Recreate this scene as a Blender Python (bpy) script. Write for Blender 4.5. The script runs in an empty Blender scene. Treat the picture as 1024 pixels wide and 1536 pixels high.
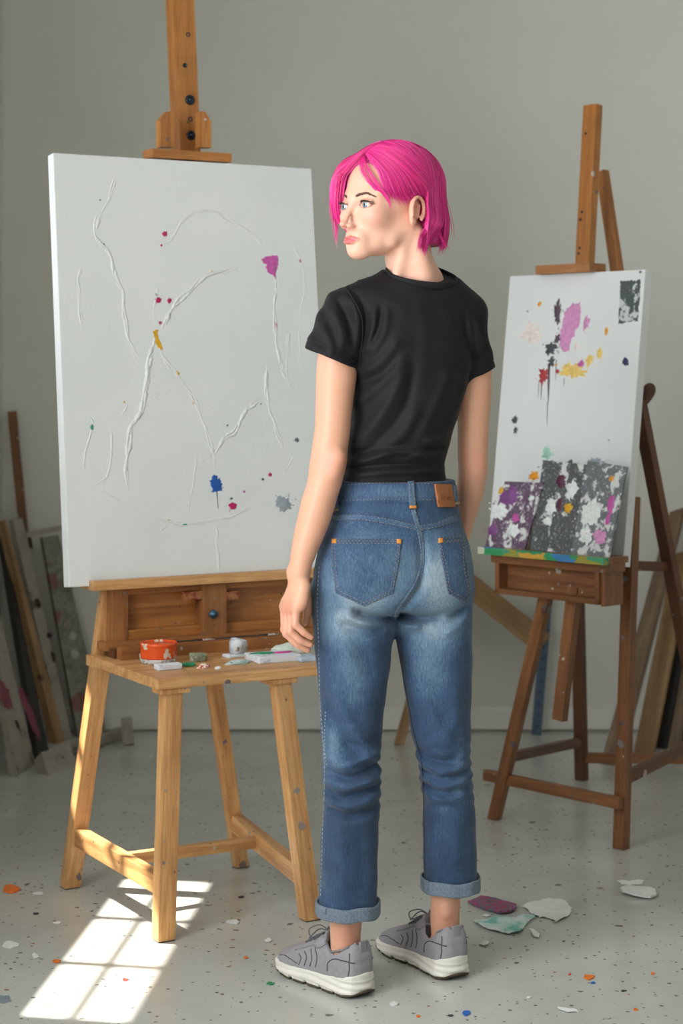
import bpy, bmesh, math, random
import numpy as np
from mathutils import Vector, Matrix
from mathutils.bvhtree import BVHTree
from mathutils import noise as mnoise

random.seed(7); RNG = np.random.default_rng(7)
scene = bpy.context.scene
COL = scene.collection

# ------------------------------------------------------------------ measuring helpers
FP, CAMH, HY, CX = 2800.0, 1.22, 560.0, 512.0     # focal length in px, camera height, horizon row, centre column
def P(px, py, Y):
    return Vector(((px-CX)/FP*Y, Y, CAMH-(py-HY)/FP*Y))
def G(px, py, z=0.0):
    Y = (CAMH-z)*FP/(py-HY)
    return P(px, py, Y)
def PL(px, py, p0, n):
    d = Vector(((px-CX)/FP, 1.0, -(py-HY)/FP)); c = Vector((0, 0, CAMH))
    t = (p0-c).dot(n)/d.dot(n)
    return c+d*t

# ------------------------------------------------------------------ scene-graph helpers
WM = {}
def wm(o): return WM.get(o.name, Matrix.Identity(4))
def link(o, parent=None, M=None):
    COL.objects.link(o)
    M = M or Matrix.Identity(4)
    if parent is not None:
        o.parent = parent
        o.matrix_parent_inverse = wm(parent).inverted()
    o.matrix_basis = M
    WM[o.name] = M.copy()
    return o
def tag(o, label=None, cat=None, group=None, kind=None):
    if label: o['label'] = label
    if cat: o['category'] = cat
    if group: o['group'] = group
    if kind: o['kind'] = kind
    return o
def thing(name, loc, label, cat, group=None):
    o = bpy.data.objects.new(name, None); o.empty_display_size = .05
    link(o, None, Matrix.Translation(Vector(loc)))
    return tag(o, label, cat, group)
def mk(name, verts, faces, mat, parent=None, smooth=False, M=None, loc=None):
    """verts in world space unless M given (then local)"""
    me = bpy.data.meshes.new(name)
    if loc is not None and M is None:
        L = Vector(loc); verts = [Vector(v)-L for v in verts]; M = Matrix.Translation(L)
    if isinstance(verts, np.ndarray): verts = verts.tolist()
    if isinstance(faces, np.ndarray): faces = faces.tolist()
    me.from_pydata([tuple(v) for v in verts], [], [tuple(f) for f in faces]); me.update()
    if mat: me.materials.append(mat)
    if smooth: me.polygons.foreach_set('use_smooth', [True]*len(me.polygons))
    o = bpy.data.objects.new(name, me)
    return link(o, parent, M)
def mkbm(name, bm, mat, parent=None, smooth=False, M=None):
    bmesh.ops.recalc_face_normals(bm, faces=bm.faces[:])
    me = bpy.data.meshes.new(name); bm.to_mesh(me); bm.free()
    if mat: me.materials.append(mat)
    if smooth: me.polygons.foreach_set('use_smooth', [True]*len(me.polygons))
    o = bpy.data.objects.new(name, me)
    return link(o, parent, M)
def bmbox(bm, x0, x1, y0, y1, z0, z1, bev=0.0, T=None):
    g = bmesh.ops.create_cube(bm, size=1.0)
    vs = g['verts']
    for v in vs:
        v.co = Vector(((x0+x1)/2+v.co.x*(x1-x0), (y0+y1)/2+v.co.y*(y1-y0), (z0+z1)/2+v.co.z*(z1-z0)))
    if bev > 0:
        es = list({e for v in vs for e in v.link_edges})
        r = bmesh.ops.bevel(bm, geom=es, offset=bev, segments=2, affect='EDGES', profile=.7)
        vs = list({v for f in r['faces'] for v in f.verts} | set(v for v in vs if v.is_valid))
    if T:
        for v in vs: v.co = T @ v.co
    return vs
def frame(p0, p1, side):
    z = (Vector(p1)-Vector(p0)).normalized()
    s = Vector(side); x = (s-z*s.dot(z)).normalized(); y = z.cross(x)
    M = Matrix((x, y, z)).transposed().to_4x4(); M.translation = Vector(p0)
    return M
def beam(name, p0, p1, w, d, side, mat, parent=None, bev=.002, rough=0.0, cut0=None, cut1=None):
    """box beam of width w along `side`, depth d; its local Z runs along it"""
    p0, p1 = Vector(p0), Vector(p1); L = (p1-p0).length
    M = frame(p0, p1, side)
    bm = bmesh.new(); bmbox(bm, -w/2, w/2, -d/2, d/2, 0, L, bev)
    Mi = M.inverted()
    if cut0 is not None:      # cut flat with a horizontal plane z=cut0 at the foot
        bmesh.ops.bisect_plane(bm, geom=bm.verts[:]+bm.edges[:]+bm.faces[:], plane_co=Mi@Vector((0, 0, cut0)), plane_no=Mi.to_3x3()@Vector((0, 0, -1)), clear_outer=True)
        bmesh.ops.holes_fill(bm, edges=bm.edges[:])
    if rough > 0:
        bmesh.ops.subdivide_edges(bm, edges=[e for e in bm.edges if e.calc_length() > .05], cuts=10)
        for v in bm.verts:
            v.co += mnoise.noise_vector(v.co*9+p0*5)*rough
    return mkbm(name, bm, mat, parent, False, M)
def box(name, x0, x1, y0, y1, z0, z1, mat, parent=None, bev=.0015, M=None):
    bm = bmesh.new(); bmbox(bm, x0, x1, y0, y1, z0, z1, bev)
    return mkbm(name, bm, mat, parent, False, M)
def tube_arrays(pts, rad, n=8, caps=True):
    pts = [Vector(p) for p in pts]; N = len(pts)
    if not hasattr(rad, '__len__'): rad = [rad]*N
    V, Fc = [], []; t0 = (pts[1]-pts[0]).normalized()
    a = t0.orthogonal().normalized()
    for i, p in enumerate(pts):
        t = (pts[min(i+1, N-1)]-pts[max(i-1, 0)])
        t = t.normalized() if t.length > 1e-9 else t0
        a = (a-t*a.dot(t)); a = a.normalized() if a.length > 1e-6 else t.orthogonal().normalized()
        b = t.cross(a)
        for k in range(n):
            th = 2*math.pi*k/n
            V.append(p+(a*math.cos(th)+b*math.sin(th))*rad[i])
    for i in range(N-1):
        for k in range(n):
            k2 = (k+1) % n
            Fc.append((i*n+k, i*n+k2, (i+1)*n+k2, (i+1)*n+k))
    if caps:
        Fc.append(tuple(range(n))[::-1]); Fc.append(tuple((N-1)*n+k for k in range(n)))
    return V, Fc
class MB:
    def __init__(s): s.v, s.f = [], []
    def add(s, V, Fc):
        o = len(s.v); s.v += [Vector(v) for v in V]; s.f += [tuple(i+o for i in f) for f in Fc]; return s
    def tube(s, pts, r, n=8): return s.add(*tube_arrays(pts, r, n))
    def build(s, name, mat, parent=None, smooth=True, M=None, loc=None): return mk(name, s.v, s.f, mat, parent, smooth, M, loc)
def catmull(pts, sub=8):
    pts = [Vector(p) for p in pts]
    if len(pts) < 3:
        return [pts[0].lerp(pts[1], i/sub) for i in range(sub+1)]
    q = [pts[0]*2-pts[1]]+pts+[pts[-1]*2-pts[-2]]; out = []
    for i in range(1, len(q)-2):
        a, b, c, d = q[i-1:i+3]
        for k in range(sub):
            t = k/sub
            out.append(.5*((2*b)+(c-a)*t+(2*a-5*b+4*c-d)*t*t+(3*b-a-3*c+d)*t**3))
    out.append(pts[-1]); return out
def lathe(profile, n=32, cap=True):
    V, Fc = [], []
    for r, z in profile:
        for k in range(n): V.append(Vector((r*math.cos(2*math.pi*k/n), r*math.sin(2*math.pi*k/n), z)))
    for i in range(len(profile)-1):
        for k in range(n):
            k2 = (k+1) % n; Fc.append((i*n+k, i*n+k2, (i+1)*n+k2, (i+1)*n+k))
    if cap:
        Fc.append(tuple(range(n))[::-1]); Fc.append(tuple((len(profile)-1)*n+k for k in range(n)))
    return V, Fc

# ------------------------------------------------------------------ materials
def new_mat(name):
    m = bpy.data.materials.new(name); m.use_nodes = True
    nt = m.node_tree; nt.nodes.clear()
    out = nt.nodes.new('ShaderNodeOutputMaterial'); b = nt.nodes.new('ShaderNodeBsdfPrincipled')
    nt.links.new(b.outputs[0], out.inputs[0]); return m, nt, b
def nd(nt, t, **kw):
    n = nt.nodes.new(t)
    for k, v in kw.items():
        if k in n.inputs.keys(): n.inputs[k].default_value = v
        else: setattr(n, k, v)
    return n
def rgb(h):
    """sRGB 0-255 -> linear"""
    return tuple(((c/255)/12.92 if c/255 <= .04045 else ((c/255+.055)/1.055)**2.4) for c in h)+(1.0,)
def ramp(nt, fac, stops, interp='LINEAR'):
    r = nt.nodes.new('ShaderNodeValToRGB'); r.color_ramp.interpolation = interp
    els = r.color_ramp.elements
    while len(els) < len(stops): els.new(.5)
    for e, (p, c) in zip(els, stops):
        e.position = p; e.color = c if len(c) == 4 else tuple(c)+(1,)
    nt.links.new(fac, r.inputs[0]); return r
def mix(nt, fac, a, b, mode='MIX'):
    m = nt.nodes.new('ShaderNodeMix'); m.data_type = 'RGBA'; m.blend_type = mode
    for s, v in ((0, fac), (6, a), (7, b)):
        if hasattr(v, 'is_linked') or isinstance(v, bpy.types.NodeSocket): nt.links.new(v, m.inputs[s])
        else: m.inputs[s].default_value = v
    return m.outputs[2]
def math_(nt, op, a, b=None, c=None):
    m = nt.nodes.new('ShaderNodeMath'); m.operation = op
    for i, v in enumerate((a, b, c)):
        if v is None: continue
        if isinstance(v, bpy.types.NodeSocket): nt.links.new(v, m.inputs[i])
        else: m.inputs[i].default_value = v
    return m.outputs[0]
def objco(nt, scale=(1, 1, 1), rnd=True):
    tc = nt.nodes.new('ShaderNodeTexCoord'); mp = nt.nodes.new('ShaderNodeMapping')
    mp.inputs['Scale'].default_value = scale
    src = tc.outputs['Object']
    if rnd:
        oi = nt.nodes.new('ShaderNodeObjectInfo'); va = nt.nodes.new('ShaderNodeVectorMath'); va.operation = 'MULTIPLY_ADD'
        nt.links.new(oi.outputs['Random'], va.inputs[0]); va.inputs[1].default_value = (7, 5, 9)
        nt.links.new(src, va.inputs[2]); src = va.outputs[0]
    nt.links.new(src, mp.inputs[0]); return mp.outputs[0]
def noise(nt, vec, scale, detail=4, rough=.5, dist=0):
    n = nd(nt, 'ShaderNodeTexNoise', Scale=scale, Detail=detail, Roughness=rough, Distortion=dist)
    nt.links.new(vec, n.inputs['Vector']); return n.outputs[0]
def bump(nt, b, h, strength, dist=.002):
    n = nd(nt, 'ShaderNodeBump', Strength=strength, Distance=dist)
    nt.links.new(h, n.inputs['Height']); nt.links.new(n.outputs[0], b.inputs['Normal'])
def flecks(nt, vec, scale, dens, size, pal, rnd=1.0, dim='3D'):
    """sparse spots: returns (mask, colour)"""
    v = nd(nt, 'ShaderNodeTexVoronoi', Scale=scale, Randomness=rnd); v.feature = 'F1'; v.voronoi_dimensions = dim
    nz = nd(nt, 'ShaderNodeTexNoise', Scale=scale*2.2, Detail=3)
    nt.links.new(vec, nz.inputs['Vector'])
    va = nt.nodes.new('ShaderNodeVectorMath'); va.operation = 'MULTIPLY_ADD'
    nt.links.new(nz.outputs[1], va.inputs[0]); va.inputs[1].default_value = (.5/scale,)*3; nt.links.new(vec, va.inputs[2])
    nt.links.new(va.outputs[0], v.inputs['Vector'])
    sx = nt.nodes.new('ShaderNodeSeparateColor'); nt.links.new(v.outputs['Color'], sx.inputs[0])
    th = math_(nt, 'MULTIPLY', math_(nt, 'SUBTRACT', sx.outputs[0], 1-dens), size/dens)
    mask = math_(nt, 'MULTIPLY', math_(nt, 'SUBTRACT', th, v.outputs['Distance']), 40)
    mask.node.use_clamp = True
    c = ramp(nt, sx.outputs[1], pal, 'CONSTANT')
    return mask, c.outputs[0]
def plain(name, col, rough=.6, metal=0, spec=.5, var=.12, nscale=30, bmp=0.0, emit=None):
    m, nt, b = new_mat(name); c = rgb(col); co = objco(nt, rnd=False)
    n = noise(nt, co, nscale, 5, .6)
    lo = tuple(max(0, x*(1-var)) for x in c[:3])+(1,); hi = tuple(min(1, x*(1+var)) for x in c[:3])+(1,)
    nt.links.new(ramp(nt, n, [(.3, lo), (.7, hi)]).outputs[0], b.inputs['Base Color'])
    b.inputs['Roughness'].default_value = rough; b.inputs['Metallic'].default_value = metal
    b.inputs['Specular IOR Level'].default_value = spec
    if bmp: bump(nt, b, n, bmp)
    return m
def wood(name, dark, mid, light, rough=.45, grain=26, dabs=.18, dabpal=None, blotch=.5):
    m, nt, b = new_mat(name)
    co = objco(nt, (grain, grain, 1.6)); co1 = objco(nt)
    n1 = noise(nt, co, 1.6, 6, .65, .6)
    col = ramp(nt, n1, [(.28, rgb(dark)), (.5, rgb(mid)), (.74, rgb(light))]).outputs[0]
    co2 = objco(nt, (120, 120, 6)); n2 = noise(nt, co2, 2.0, 3, .6)
    col = mix(nt, math_(nt, 'MULTIPLY', ramp(nt, n2, [(.35, (1, 1, 1)), (.5, (0, 0, 0))]).outputs[0], .45), col, rgb(dark), 'MIX')
    n3 = noise(nt, co1, 7, 4, .6)
    col = mix(nt, math_(nt, 'MULTIPLY', ramp(nt, n3, [(.45, (0, 0, 0)), (.75, (1, 1, 1))]).outputs[0], blotch), col, rgb([c*.62 for c in dark]), 'MIX')
    pal = dabpal or [(0, rgb((120, 125, 130))), (.35, rgb((66, 80, 100))), (.6, rgb((60, 44, 36))), (.8, rgb((190, 190, 185)))]
    if dabs > 0:
        mk_, cc = flecks(nt, co1, 26, dabs, .35, pal); col = mix(nt, math_(nt, 'MULTIPLY', mk_, .75), col, cc)
        mk2, cc2 = flecks(nt, co1, 75, dabs*.8, .35, pal); col = mix(nt, math_(nt, 'MULTIPLY', mk2, .7), col, cc2)
    nt.links.new(col, b.inputs['Base Color'])
    b.inputs['Roughness'].default_value = rough
    bump(nt, b, n1, .15, .001)
    return m
# ================================================================== SETTING
M_wall, nt, b = new_mat('plaster_wall')
co = objco(nt, rnd=False); n = noise(nt, co, 1.4, 5, .55)
nt.links.new(ramp(nt, n, [(.3, rgb((206, 205, 197))), (.7, rgb((213, 212, 204)))]).outputs[0], b.inputs['Base Color'])
b.inputs['Roughness'].default_value = .85; bump(nt, b, noise(nt, co, 60, 4), .08)
M_base = plain('painted_baseboard', (218, 217, 210), .55, nscale=4, var=.05)

M_floor, nt, b = new_mat('polished_concrete')
co = objco(nt, rnd=False)
n = noise(nt, co, 2.2, 6, .6, .3)
col = ramp(nt, n, [(.3, rgb((176, 178, 171))), (.7, rgb((194, 194, 186)))]).outputs[0]
n2 = noise(nt, co, 11, 5, .7)
col = mix(nt, math_(nt, 'MULTIPLY', ramp(nt, n2, [(.56, (0, 0, 0)), (.8, (1, 1, 1))]).outputs[0], .14), col, rgb((128, 120, 108)))
dk = [(0, rgb((70, 66, 62))), (.3, rgb((96, 84, 72))), (.55, rgb((48, 50, 56))), (.78, rgb((130, 100, 78))), (.9, rgb((150, 84, 52))), (.96, rgb((60, 84, 110)))]
for sc, de, sz in ((11, .10, .11), (27, .16, .17), (58, .17, .24)):
    mk_, cc = flecks(nt, co, sc, de, sz, dk, dim='2D'); col = mix(nt, math_(nt, 'MULTIPLY', mk_, .8), col, cc)
mk_, cc = flecks(nt, co, 7.3, .06, .22, [(0, rgb((205, 205, 200)))], dim='2D'); col = mix(nt, math_(nt, 'MULTIPLY', mk_, .35), col, cc)
nt.links.new(col, b.inputs['Base Color'])
r = ramp(nt, noise(nt, co, 5, 5, .6), [(.3, (.13, .13, .13)), (.7, (.27, .27, .27))]); nt.links.new(r.outputs[0], b.inputs['Roughness'])
bump(nt, b, n2, .05)

XL = lambda y: -1.155+.09*(y-6.4)          # inner face of the left wall
XR, ZC, YF, YB = 4.3, 3.6, 6.38, -1.6
def struct(name, V, Fc, mat, kind='structure'):
    o = mk(name, V, Fc, mat); o['kind'] = kind; return o
bm = bmesh.new(); bmbox(bm, XL(YB)-.3, XR+.2, YB, YF+.2, -.1, 0); tag(mkbm('floor', bm, M_floor), kind='structure')
bm = bmesh.new(); bmbox(bm, XL(YB)-.3, XR+.2, YF, YF+.2, 0, ZC); tag(mkbm('wall_back', bm, M_wall), kind='structure')
bm = bmesh.new(); bmbox(bm, XR, XR+.2, YB, YF, 0, ZC); tag(mkbm('wall_right', bm, M_wall), kind='structure')
bm = bmesh.new(); bmbox(bm, XL(YB)-.3, XR+.2, YB, YF+.2, ZC, ZC+.1); tag(mkbm('ceiling', bm, M_wall), kind='structure')
# skirting with a small chamfered top and a shadow gap at the floor
bm = bmesh.new(); bmbox(bm, XL(YF), XR, YF-.018, YF, .006, .078, .004); tag(mkbm('baseboard_back', bm, M_base), kind='structure')

# left wall: local frame u along the wall (towards +Y), v up, thickness outwards
u_dir = Vector((.09, 1, 0)).normalized(); n_out = Vector((-u_dir.y, u_dir.x, 0))
wl0 = Vector((XL(YB), YB, 0)); WLM = Matrix((u_dir, n_out, Vector((0, 0, 1)))).transposed().to_4x4(); WLM.translation = wl0
LU = (Vector((XL(YF), YF, 0))-wl0).length+.02
def u_of(y): return (y-YB)/u_dir.y
SX, SZ = -.18, 1.75            # sun slope: dY/dX and drop per unit X
# small window whose light falls on the floor beside the easel
def back(px, py, off=0):
    g = G(px, py); 
    # travel back along the sun ray until the left wall
    # g + t*(-1,-SX,SZ) ; wall: x = -1.155+.09*(y-6.4)
    t = (g.x+1.155-.09*(g.y-6.4))/(1-.09*SX)
    q = g+Vector((-1, -SX, SZ))*t
    return u_of(q.y), q.z
cs = [back(28, 1523), back(240, 1536), back(344, 1325), back(190, 1318)]
U0, U1 = (cs[0][0]+cs[1][0])/2, (cs[2][0]+cs[3][0])/2
Z0, Z1 = (cs[0][1]+cs[3][1])/2, (cs[1][1]+cs[2][1])/2
print('window', U0, U1, Z0, Z1, cs)
wins = [(u_of(-1.2), u_of(2.75), .75, 2.85, 4, 3), (U0, U1, Z0, Z1, 3, 2)]
cuts = []
bm = bmesh.new(); TH = .06
us = [0, wins[0][0], wins[0][1], wins[1][0], wins[1][1], LU]
for i in range(5):
    if i in (1, 3):
        w = wins[(i-1)//2]
        bmbox(bm, us[i], us[i+1], 0, TH, 0, w[2]); bmbox(bm, us[i], us[i+1], 0, TH, w[3], ZC)
    else: bmbox(bm, us[i], us[i+1], 0, TH, 0, ZC)
tag(mkbm('wall_left', bm, M_wall, None, False, WLM), kind='structure')
M_frame = plain('window_paint', (205, 203, 198), .5)
M_glass, nt, b = new_mat('clear_glass')
nt.nodes.remove(b); out = nt.nodes[0]
tr = nd(nt, 'ShaderNodeBsdfTransparent'); gl = nd(nt, 'ShaderNodeBsdfGlossy', Roughness=.02)
mx = nt.nodes.new('ShaderNodeMixShader'); mx.inputs[0].default_value = .04
nt.links.new(tr.outputs[0], mx.inputs[1]); nt.links.new(gl.outputs[0], mx.inputs[2]); nt.links.new(mx.outputs[0], out.inputs[0])
for k, (a, c, z0, z1, nc, nr) in enumerate(wins):
    bm = bmesh.new(); mw = .03 if k else .05
    bmbox(bm, a-.01, c+.01, -.006, TH, z0-.03, z0); bmbox(bm, a-.01, c+.01, -.006, TH, z1, z1+.03)
    bmbox(bm, a-.03, a, -.006, TH, z0-.03, z1+.03); bmbox(bm, c, c+.03, -.006, TH, z0-.03, z1+.03)
    for j in range(1, nc):
        x = a+(c-a)*j/nc; bmbox(bm, x-mw*.45, x+mw*.45, .02, .04, z0, z1)
    for j in range(1, nr):
        z = z0+(z1-z0)*j/nr; h = mw*.42 if k == 0 else .005; bmbox(bm, a, c, .02, .04, z-h, z+h)
    fr = mkbm('window_%d' % (k+1), bm, M_frame, None, False, WLM); tag(fr, kind='structure')
    bm = bmesh.new(); bmbox(bm, a, c, .029, .031, z0, z1); mkbm('pane', bm, M_glass, fr, False, WLM)

# ------------------------------------------------------------------ light: sun through the small window, sky through the large one
sun = bpy.data.lights.new('sun', 'SUN'); sun.energy = 26; sun.angle = math.radians(.9); sun.color = (1, .95, .87)
so = bpy.data.objects.new('sun', sun); link(so)
d = Vector((1, SX, -SZ)).normalized(); so.rotation_euler = d.to_track_quat('-Z', 'Y').to_euler()
def window_light(k, power, col):
    a, c, z0, z1 = wins[k][:4]
    L = bpy.data.lights.new('window_daylight', 'AREA'); L.shape = 'RECTANGLE'; L.size = c-a; L.size_y = z1-z0
    L.energy = power; L.color = col; L.use_shadow = True
    o = bpy.data.objects.new('window_daylight', L)
    p = WLM @ Vector(((a+c)/2, TH+.03, (z0+z1)/2)); 
    M = Matrix((u_dir, Vector((0, 0, 1)), u_dir.cross(Vector((0, 0, 1))))).transposed().to_4x4()
    # area lights shine along their local -Z: that must point into the room
    if (M.to_3x3() @ Vector((0, 0, -1))).dot(-n_out) < 0:
        M = Matrix((-u_dir, Vector((0, 0, 1)), (-u_dir).cross(Vector((0, 0, 1))))).transposed().to_4x4()
    M.translation = p; link(o, None, M)
window_light(0, 330, (.93, .97, 1)); window_light(1, 9, (.9, .95, 1))
w = bpy.data.worlds.new('sky'); scene.world = w; w.use_nodes = True
bg = w.node_tree.nodes['Background']; bg.inputs[0].default_value = (.86, .93, 1, 1); bg.inputs[1].default_value = .22

cam = bpy.data.cameras.new('camera'); co_ = bpy.data.objects.new('camera', cam); link(co_, None, Matrix.Translation((0, 0, CAMH)) @ Matrix.Rotation(math.pi/2, 4, 'X'))
cam.sensor_fit = 'VERTICAL'; cam.sensor_height = 36; cam.lens = FP/1536*36; cam.shift_y = -(768-HY)/1536
cam.clip_start = .05; cam.dof.use_dof = True; cam.dof.focus_distance = 3.72; cam.dof.aperture_fstop = 4.5
scene.camera = co_
vs = scene.view_settings; vs.view_transform = 'Standard'; vs.look = 'None'; vs.gamma = 1; vs.use_curve_mapping = False; vs.exposure = -0.14
# ================================================================== MATERIALS FOR THE STUDIO THINGS
M_pine = wood('honey_pine', (156, 104, 60), (202, 151, 96), (224, 180, 126), .42, 24, .16, blotch=.25)
M_oak = wood('amber_wood', (136, 82, 36), (176, 114, 54), (196, 136, 72), .4, 24, .14, blotch=.3)
M_box = wood('tray_wood', (124, 76, 38), (160, 104, 56), (182, 126, 74), .45, 20, .28, blotch=.4)
M_dark = wood('brown_stained_wood', (92, 56, 30), (124, 80, 46), (148, 100, 60), .42, 24, .22, blotch=.35)
M_darker = wood('dark_stained_wood', (70, 40, 22), (96, 58, 33), (116, 74, 44), .45, 24, .1, blotch=.35)
M_steel = plain('blackened_steel', (52, 60, 68), .35, .8)
M_bluebolt = plain('blue_grey_bolt', (70, 104, 128), .35, .6)
M_rubber = plain('rubber_pad', (40, 38, 36), .8)
M_gesso, nt, b = new_mat('white_gesso')
co = objco(nt, (1, 1, 1), False)
n = noise(nt, co, 3, 4, .6)
nt.links.new(ramp(nt, n, [(.3, rgb((214, 217, 217))), (.7, rgb((222, 224, 223)))]).outputs[0], b.inputs['Base Color'])
b.inputs['Roughness'].default_value = .62
bump(nt, b, noise(nt, objco(nt, (160, 160, 30), False), 1.5, 4, .6), .35, .0012)
M_impasto = plain('white_impasto', (218, 220, 218), .5, var=.03, nscale=200, bmp=.1)
M_impasto_worn = plain('worn_impasto', (188, 190, 188), .5, var=.2, nscale=160, bmp=.1)
def paint(name, c, rough=.4, var=.18): return plain(name, c, rough, var=var, nscale=90, bmp=.2)
PC = dict(crimson=(178, 22, 92), magenta=(190, 84, 160), yellow=(214, 160, 28), blue=(20, 84, 160), navy=(30, 44, 86), grey=(150, 160, 168),
          slate=(96, 106, 112), green=(40, 140, 100), plum=(84, 66, 78), charcoal=(66, 72, 74), red=(168, 54, 58), pink=(206, 140, 186),
          pale_yellow=(228, 196, 110), orange=(226, 150, 30), azure=(24, 116, 180), mint=(150, 200, 176), white=(220, 224, 222), blush=(226, 214, 208), teal=(40, 90, 96))
MP = {k: paint('paint_'+k, v) for k, v in PC.items()}

def plane_map(M):
    """pixel -> local coordinates of the plane with frame M (local x,z in plane, -y outwards)"""
    Mi = M.inverted(); n = M.to_3x3() @ Vector((0, 1, 0)); p0 = M.translation
    return lambda px, py: Mi @ PL(px, py, p0, n)
def blob_arrays(c, rx, rz, seed, rag=.25, thick=.0008, n=34, drips=0):
    """irregular flat daub lying on local plane y=0 and bulging to -y"""
    rr = random.Random(seed); ph = [rr.uniform(0, 6.28) for _ in range(7)]
    V = [Vector((c[0], -thick*1.6, c[2]))]; ring1, ring2 = [], []
    for k in range(n):
        a = 2*math.pi*k/n
        f = 1+rag*(.3*math.sin(2*a+ph[0])+.2*math.sin(3*a+ph[1])+.3*math.sin(5*a+ph[2])+.3*math.sin(9*a+ph[3])+.3*math.sin(13*a+ph[4]))+rr.uniform(-.5, .5)*rag*.6
        if drips and rr.random() < drips: f *= rr.uniform(1.1, 1.5)
        x, z = rx*f*math.cos(a), rz*f*math.sin(a)
        ring1.append(Vector((c[0]+x*.85, -thick, c[2]+z*.85))); ring2.append(Vector((c[0]+x, .0006, c[2]+z)))
    V += ring1+ring2; F_ = []
    for k in range(n):
        k2 = (k+1) % n
        F_.append((0, 1+k, 1+k2)); F_.append((1+k, 1+n+k, 1+n+k2, 1+k2))
    return V, F_
def daub(name, pm, px, py, rx, ry, mat, parent, M, seed, rag=.3, sat=0, label=None, drips=0, spl=.5):
    """daub with satellites, sizes in pixels at its depth"""
    c = pm(px, py); cx = (pm(px+1, py)-c).length; cy = (pm(px, py+1)-c).length
    mb = MB(); mb.add(*blob_arrays(c, rx*cx, ry*cy, seed, rag, drips=drips))
    rr = random.Random(seed+99)
    for i in range(sat):
        a = rr.uniform(0, 6.28); d = rr.uniform(.9, 1.8); s = rr.uniform(.08, .28)
        q = Vector((c.x+math.cos(a)*rx*cx*d, 0, c.z+math.sin(a)*ry*cy*d))
        mb.add(*blob_arrays(q, max(rx*cx*s*spl, .0008), max(ry*cy*s*spl, .0008), seed+i, .35, .0004, 12))
    o = mb.build(name, mat, parent, True, M)
    if label: o['label'] = label
    return o
def daub_poly(name, pm, pts, mat, parent, M, label=None, jit=.0015, seed=3):
    """daub with a traced outline"""
    P3 = [pm(x, y) for x, y in pts]; rr = random.Random(seed); out = []
    for i in range(len(P3)):
        a, c = P3[i], P3[(i+1) % len(P3)]; k = max(1, int((c-a).length/.004))
        for j in range(k):
            q = a.lerp(c, j/k); out.append(Vector((q.x+rr.uniform(-jit, jit), .0005, q.z+rr.uniform(-jit, jit))))
    cen = sum(out, Vector())/len(out); n = len(out)
    V = [Vector((cen.x, -.0012, cen.z))]+[Vector((cen.x+(q.x-cen.x)*.9, -.001, cen.z+(q.z-cen.z)*.9)) for q in out]+out
    F_ = []
    for k in range(n):
        k2 = (k+1) % n; F_ += [(0, 1+k, 1+k2), (1+k, 1+n+k, 1+n+k2, 1+k2)]
    o = mk(name, V, F_, mat, parent, False, M)
    if label: o['label'] = label
    return o
def ridge(mb, pm, pts, w=.0035, seed=0, h=.9):
    """ropey ridge of thick paint along traced points, two or three entwined rough beads"""
    q = [pm(x, y) for x, y in pts]; path = catmull([Vector((p.x, 0, p.z)) for p in q], 10)
    rr = random.Random(seed)
    # resample
    pts2 = [path[0]]
    for p in path[1:]:
        while (p-pts2[-1]).length > .0035: pts2.append(pts2[-1]+(p-pts2[-1]).normalized()*.0035)
    N = len(pts2)
    if N < 4: return
    for s_ in range(2):
        rad, c = [], []
        off = rr.uniform(0, 99)
        for i, p in enumerate(pts2):
            t = i/(N-1); env = min(1, t*8, (1-t)*8)*.8+.2
            nz = mnoise.noise(Vector((i*.13+off, s_*7.3, seed))); nz2 = mnoise.noise(Vector((i*.45+off, s_*3.3, seed+5)))
            jit = mnoise.noise(Vector((i*.07, s_*11, seed+2)))*.006
            tdir = (pts2[min(i+1, N-1)]-pts2[max(0, i-1)]).normalized(); sd = Vector((tdir.z, 0, -tdir.x))
            rad.append(max(.0003, w*.5*env*(.65+.9*nz+.5*nz2)))
            c.append(p+sd*(jit+(s_-.5)*w*.5)+Vector((0, .0004, 0)))
        V, Fc = tube_arrays(c, rad, 6)
        V = [Vector((v.x, v.y*h, v.z)) for v in V]
        mb.add(V, Fc)

# ================================================================== LEFT EASEL (studio table easel)
EA = math.radians(29.5); e1 = Vector((math.cos(EA), math.sin(EA), 0)); nf = Vector((math.sin(EA), -math.cos(EA), 0))   # nf: towards the viewer
up = Vector((0, 0, 1))
Tf = P(237, 1020, 3.98); TZ = Tf.z                       # front left corner of table top
easel = thing('studio_easel', (-.35, 4.3, 0), 'light honey wood studio easel with tray table and four splayed legs, holding the large canvas', 'easel')
TW, TD = .46, .375
top_c = Tf+e1*(TW/2)-nf*(TD/2)
MT = Matrix((e1, -nf, up)).transposed().to_4x4(); MT.translation = Tf     # local: x along front edge, y backwards, z up
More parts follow.
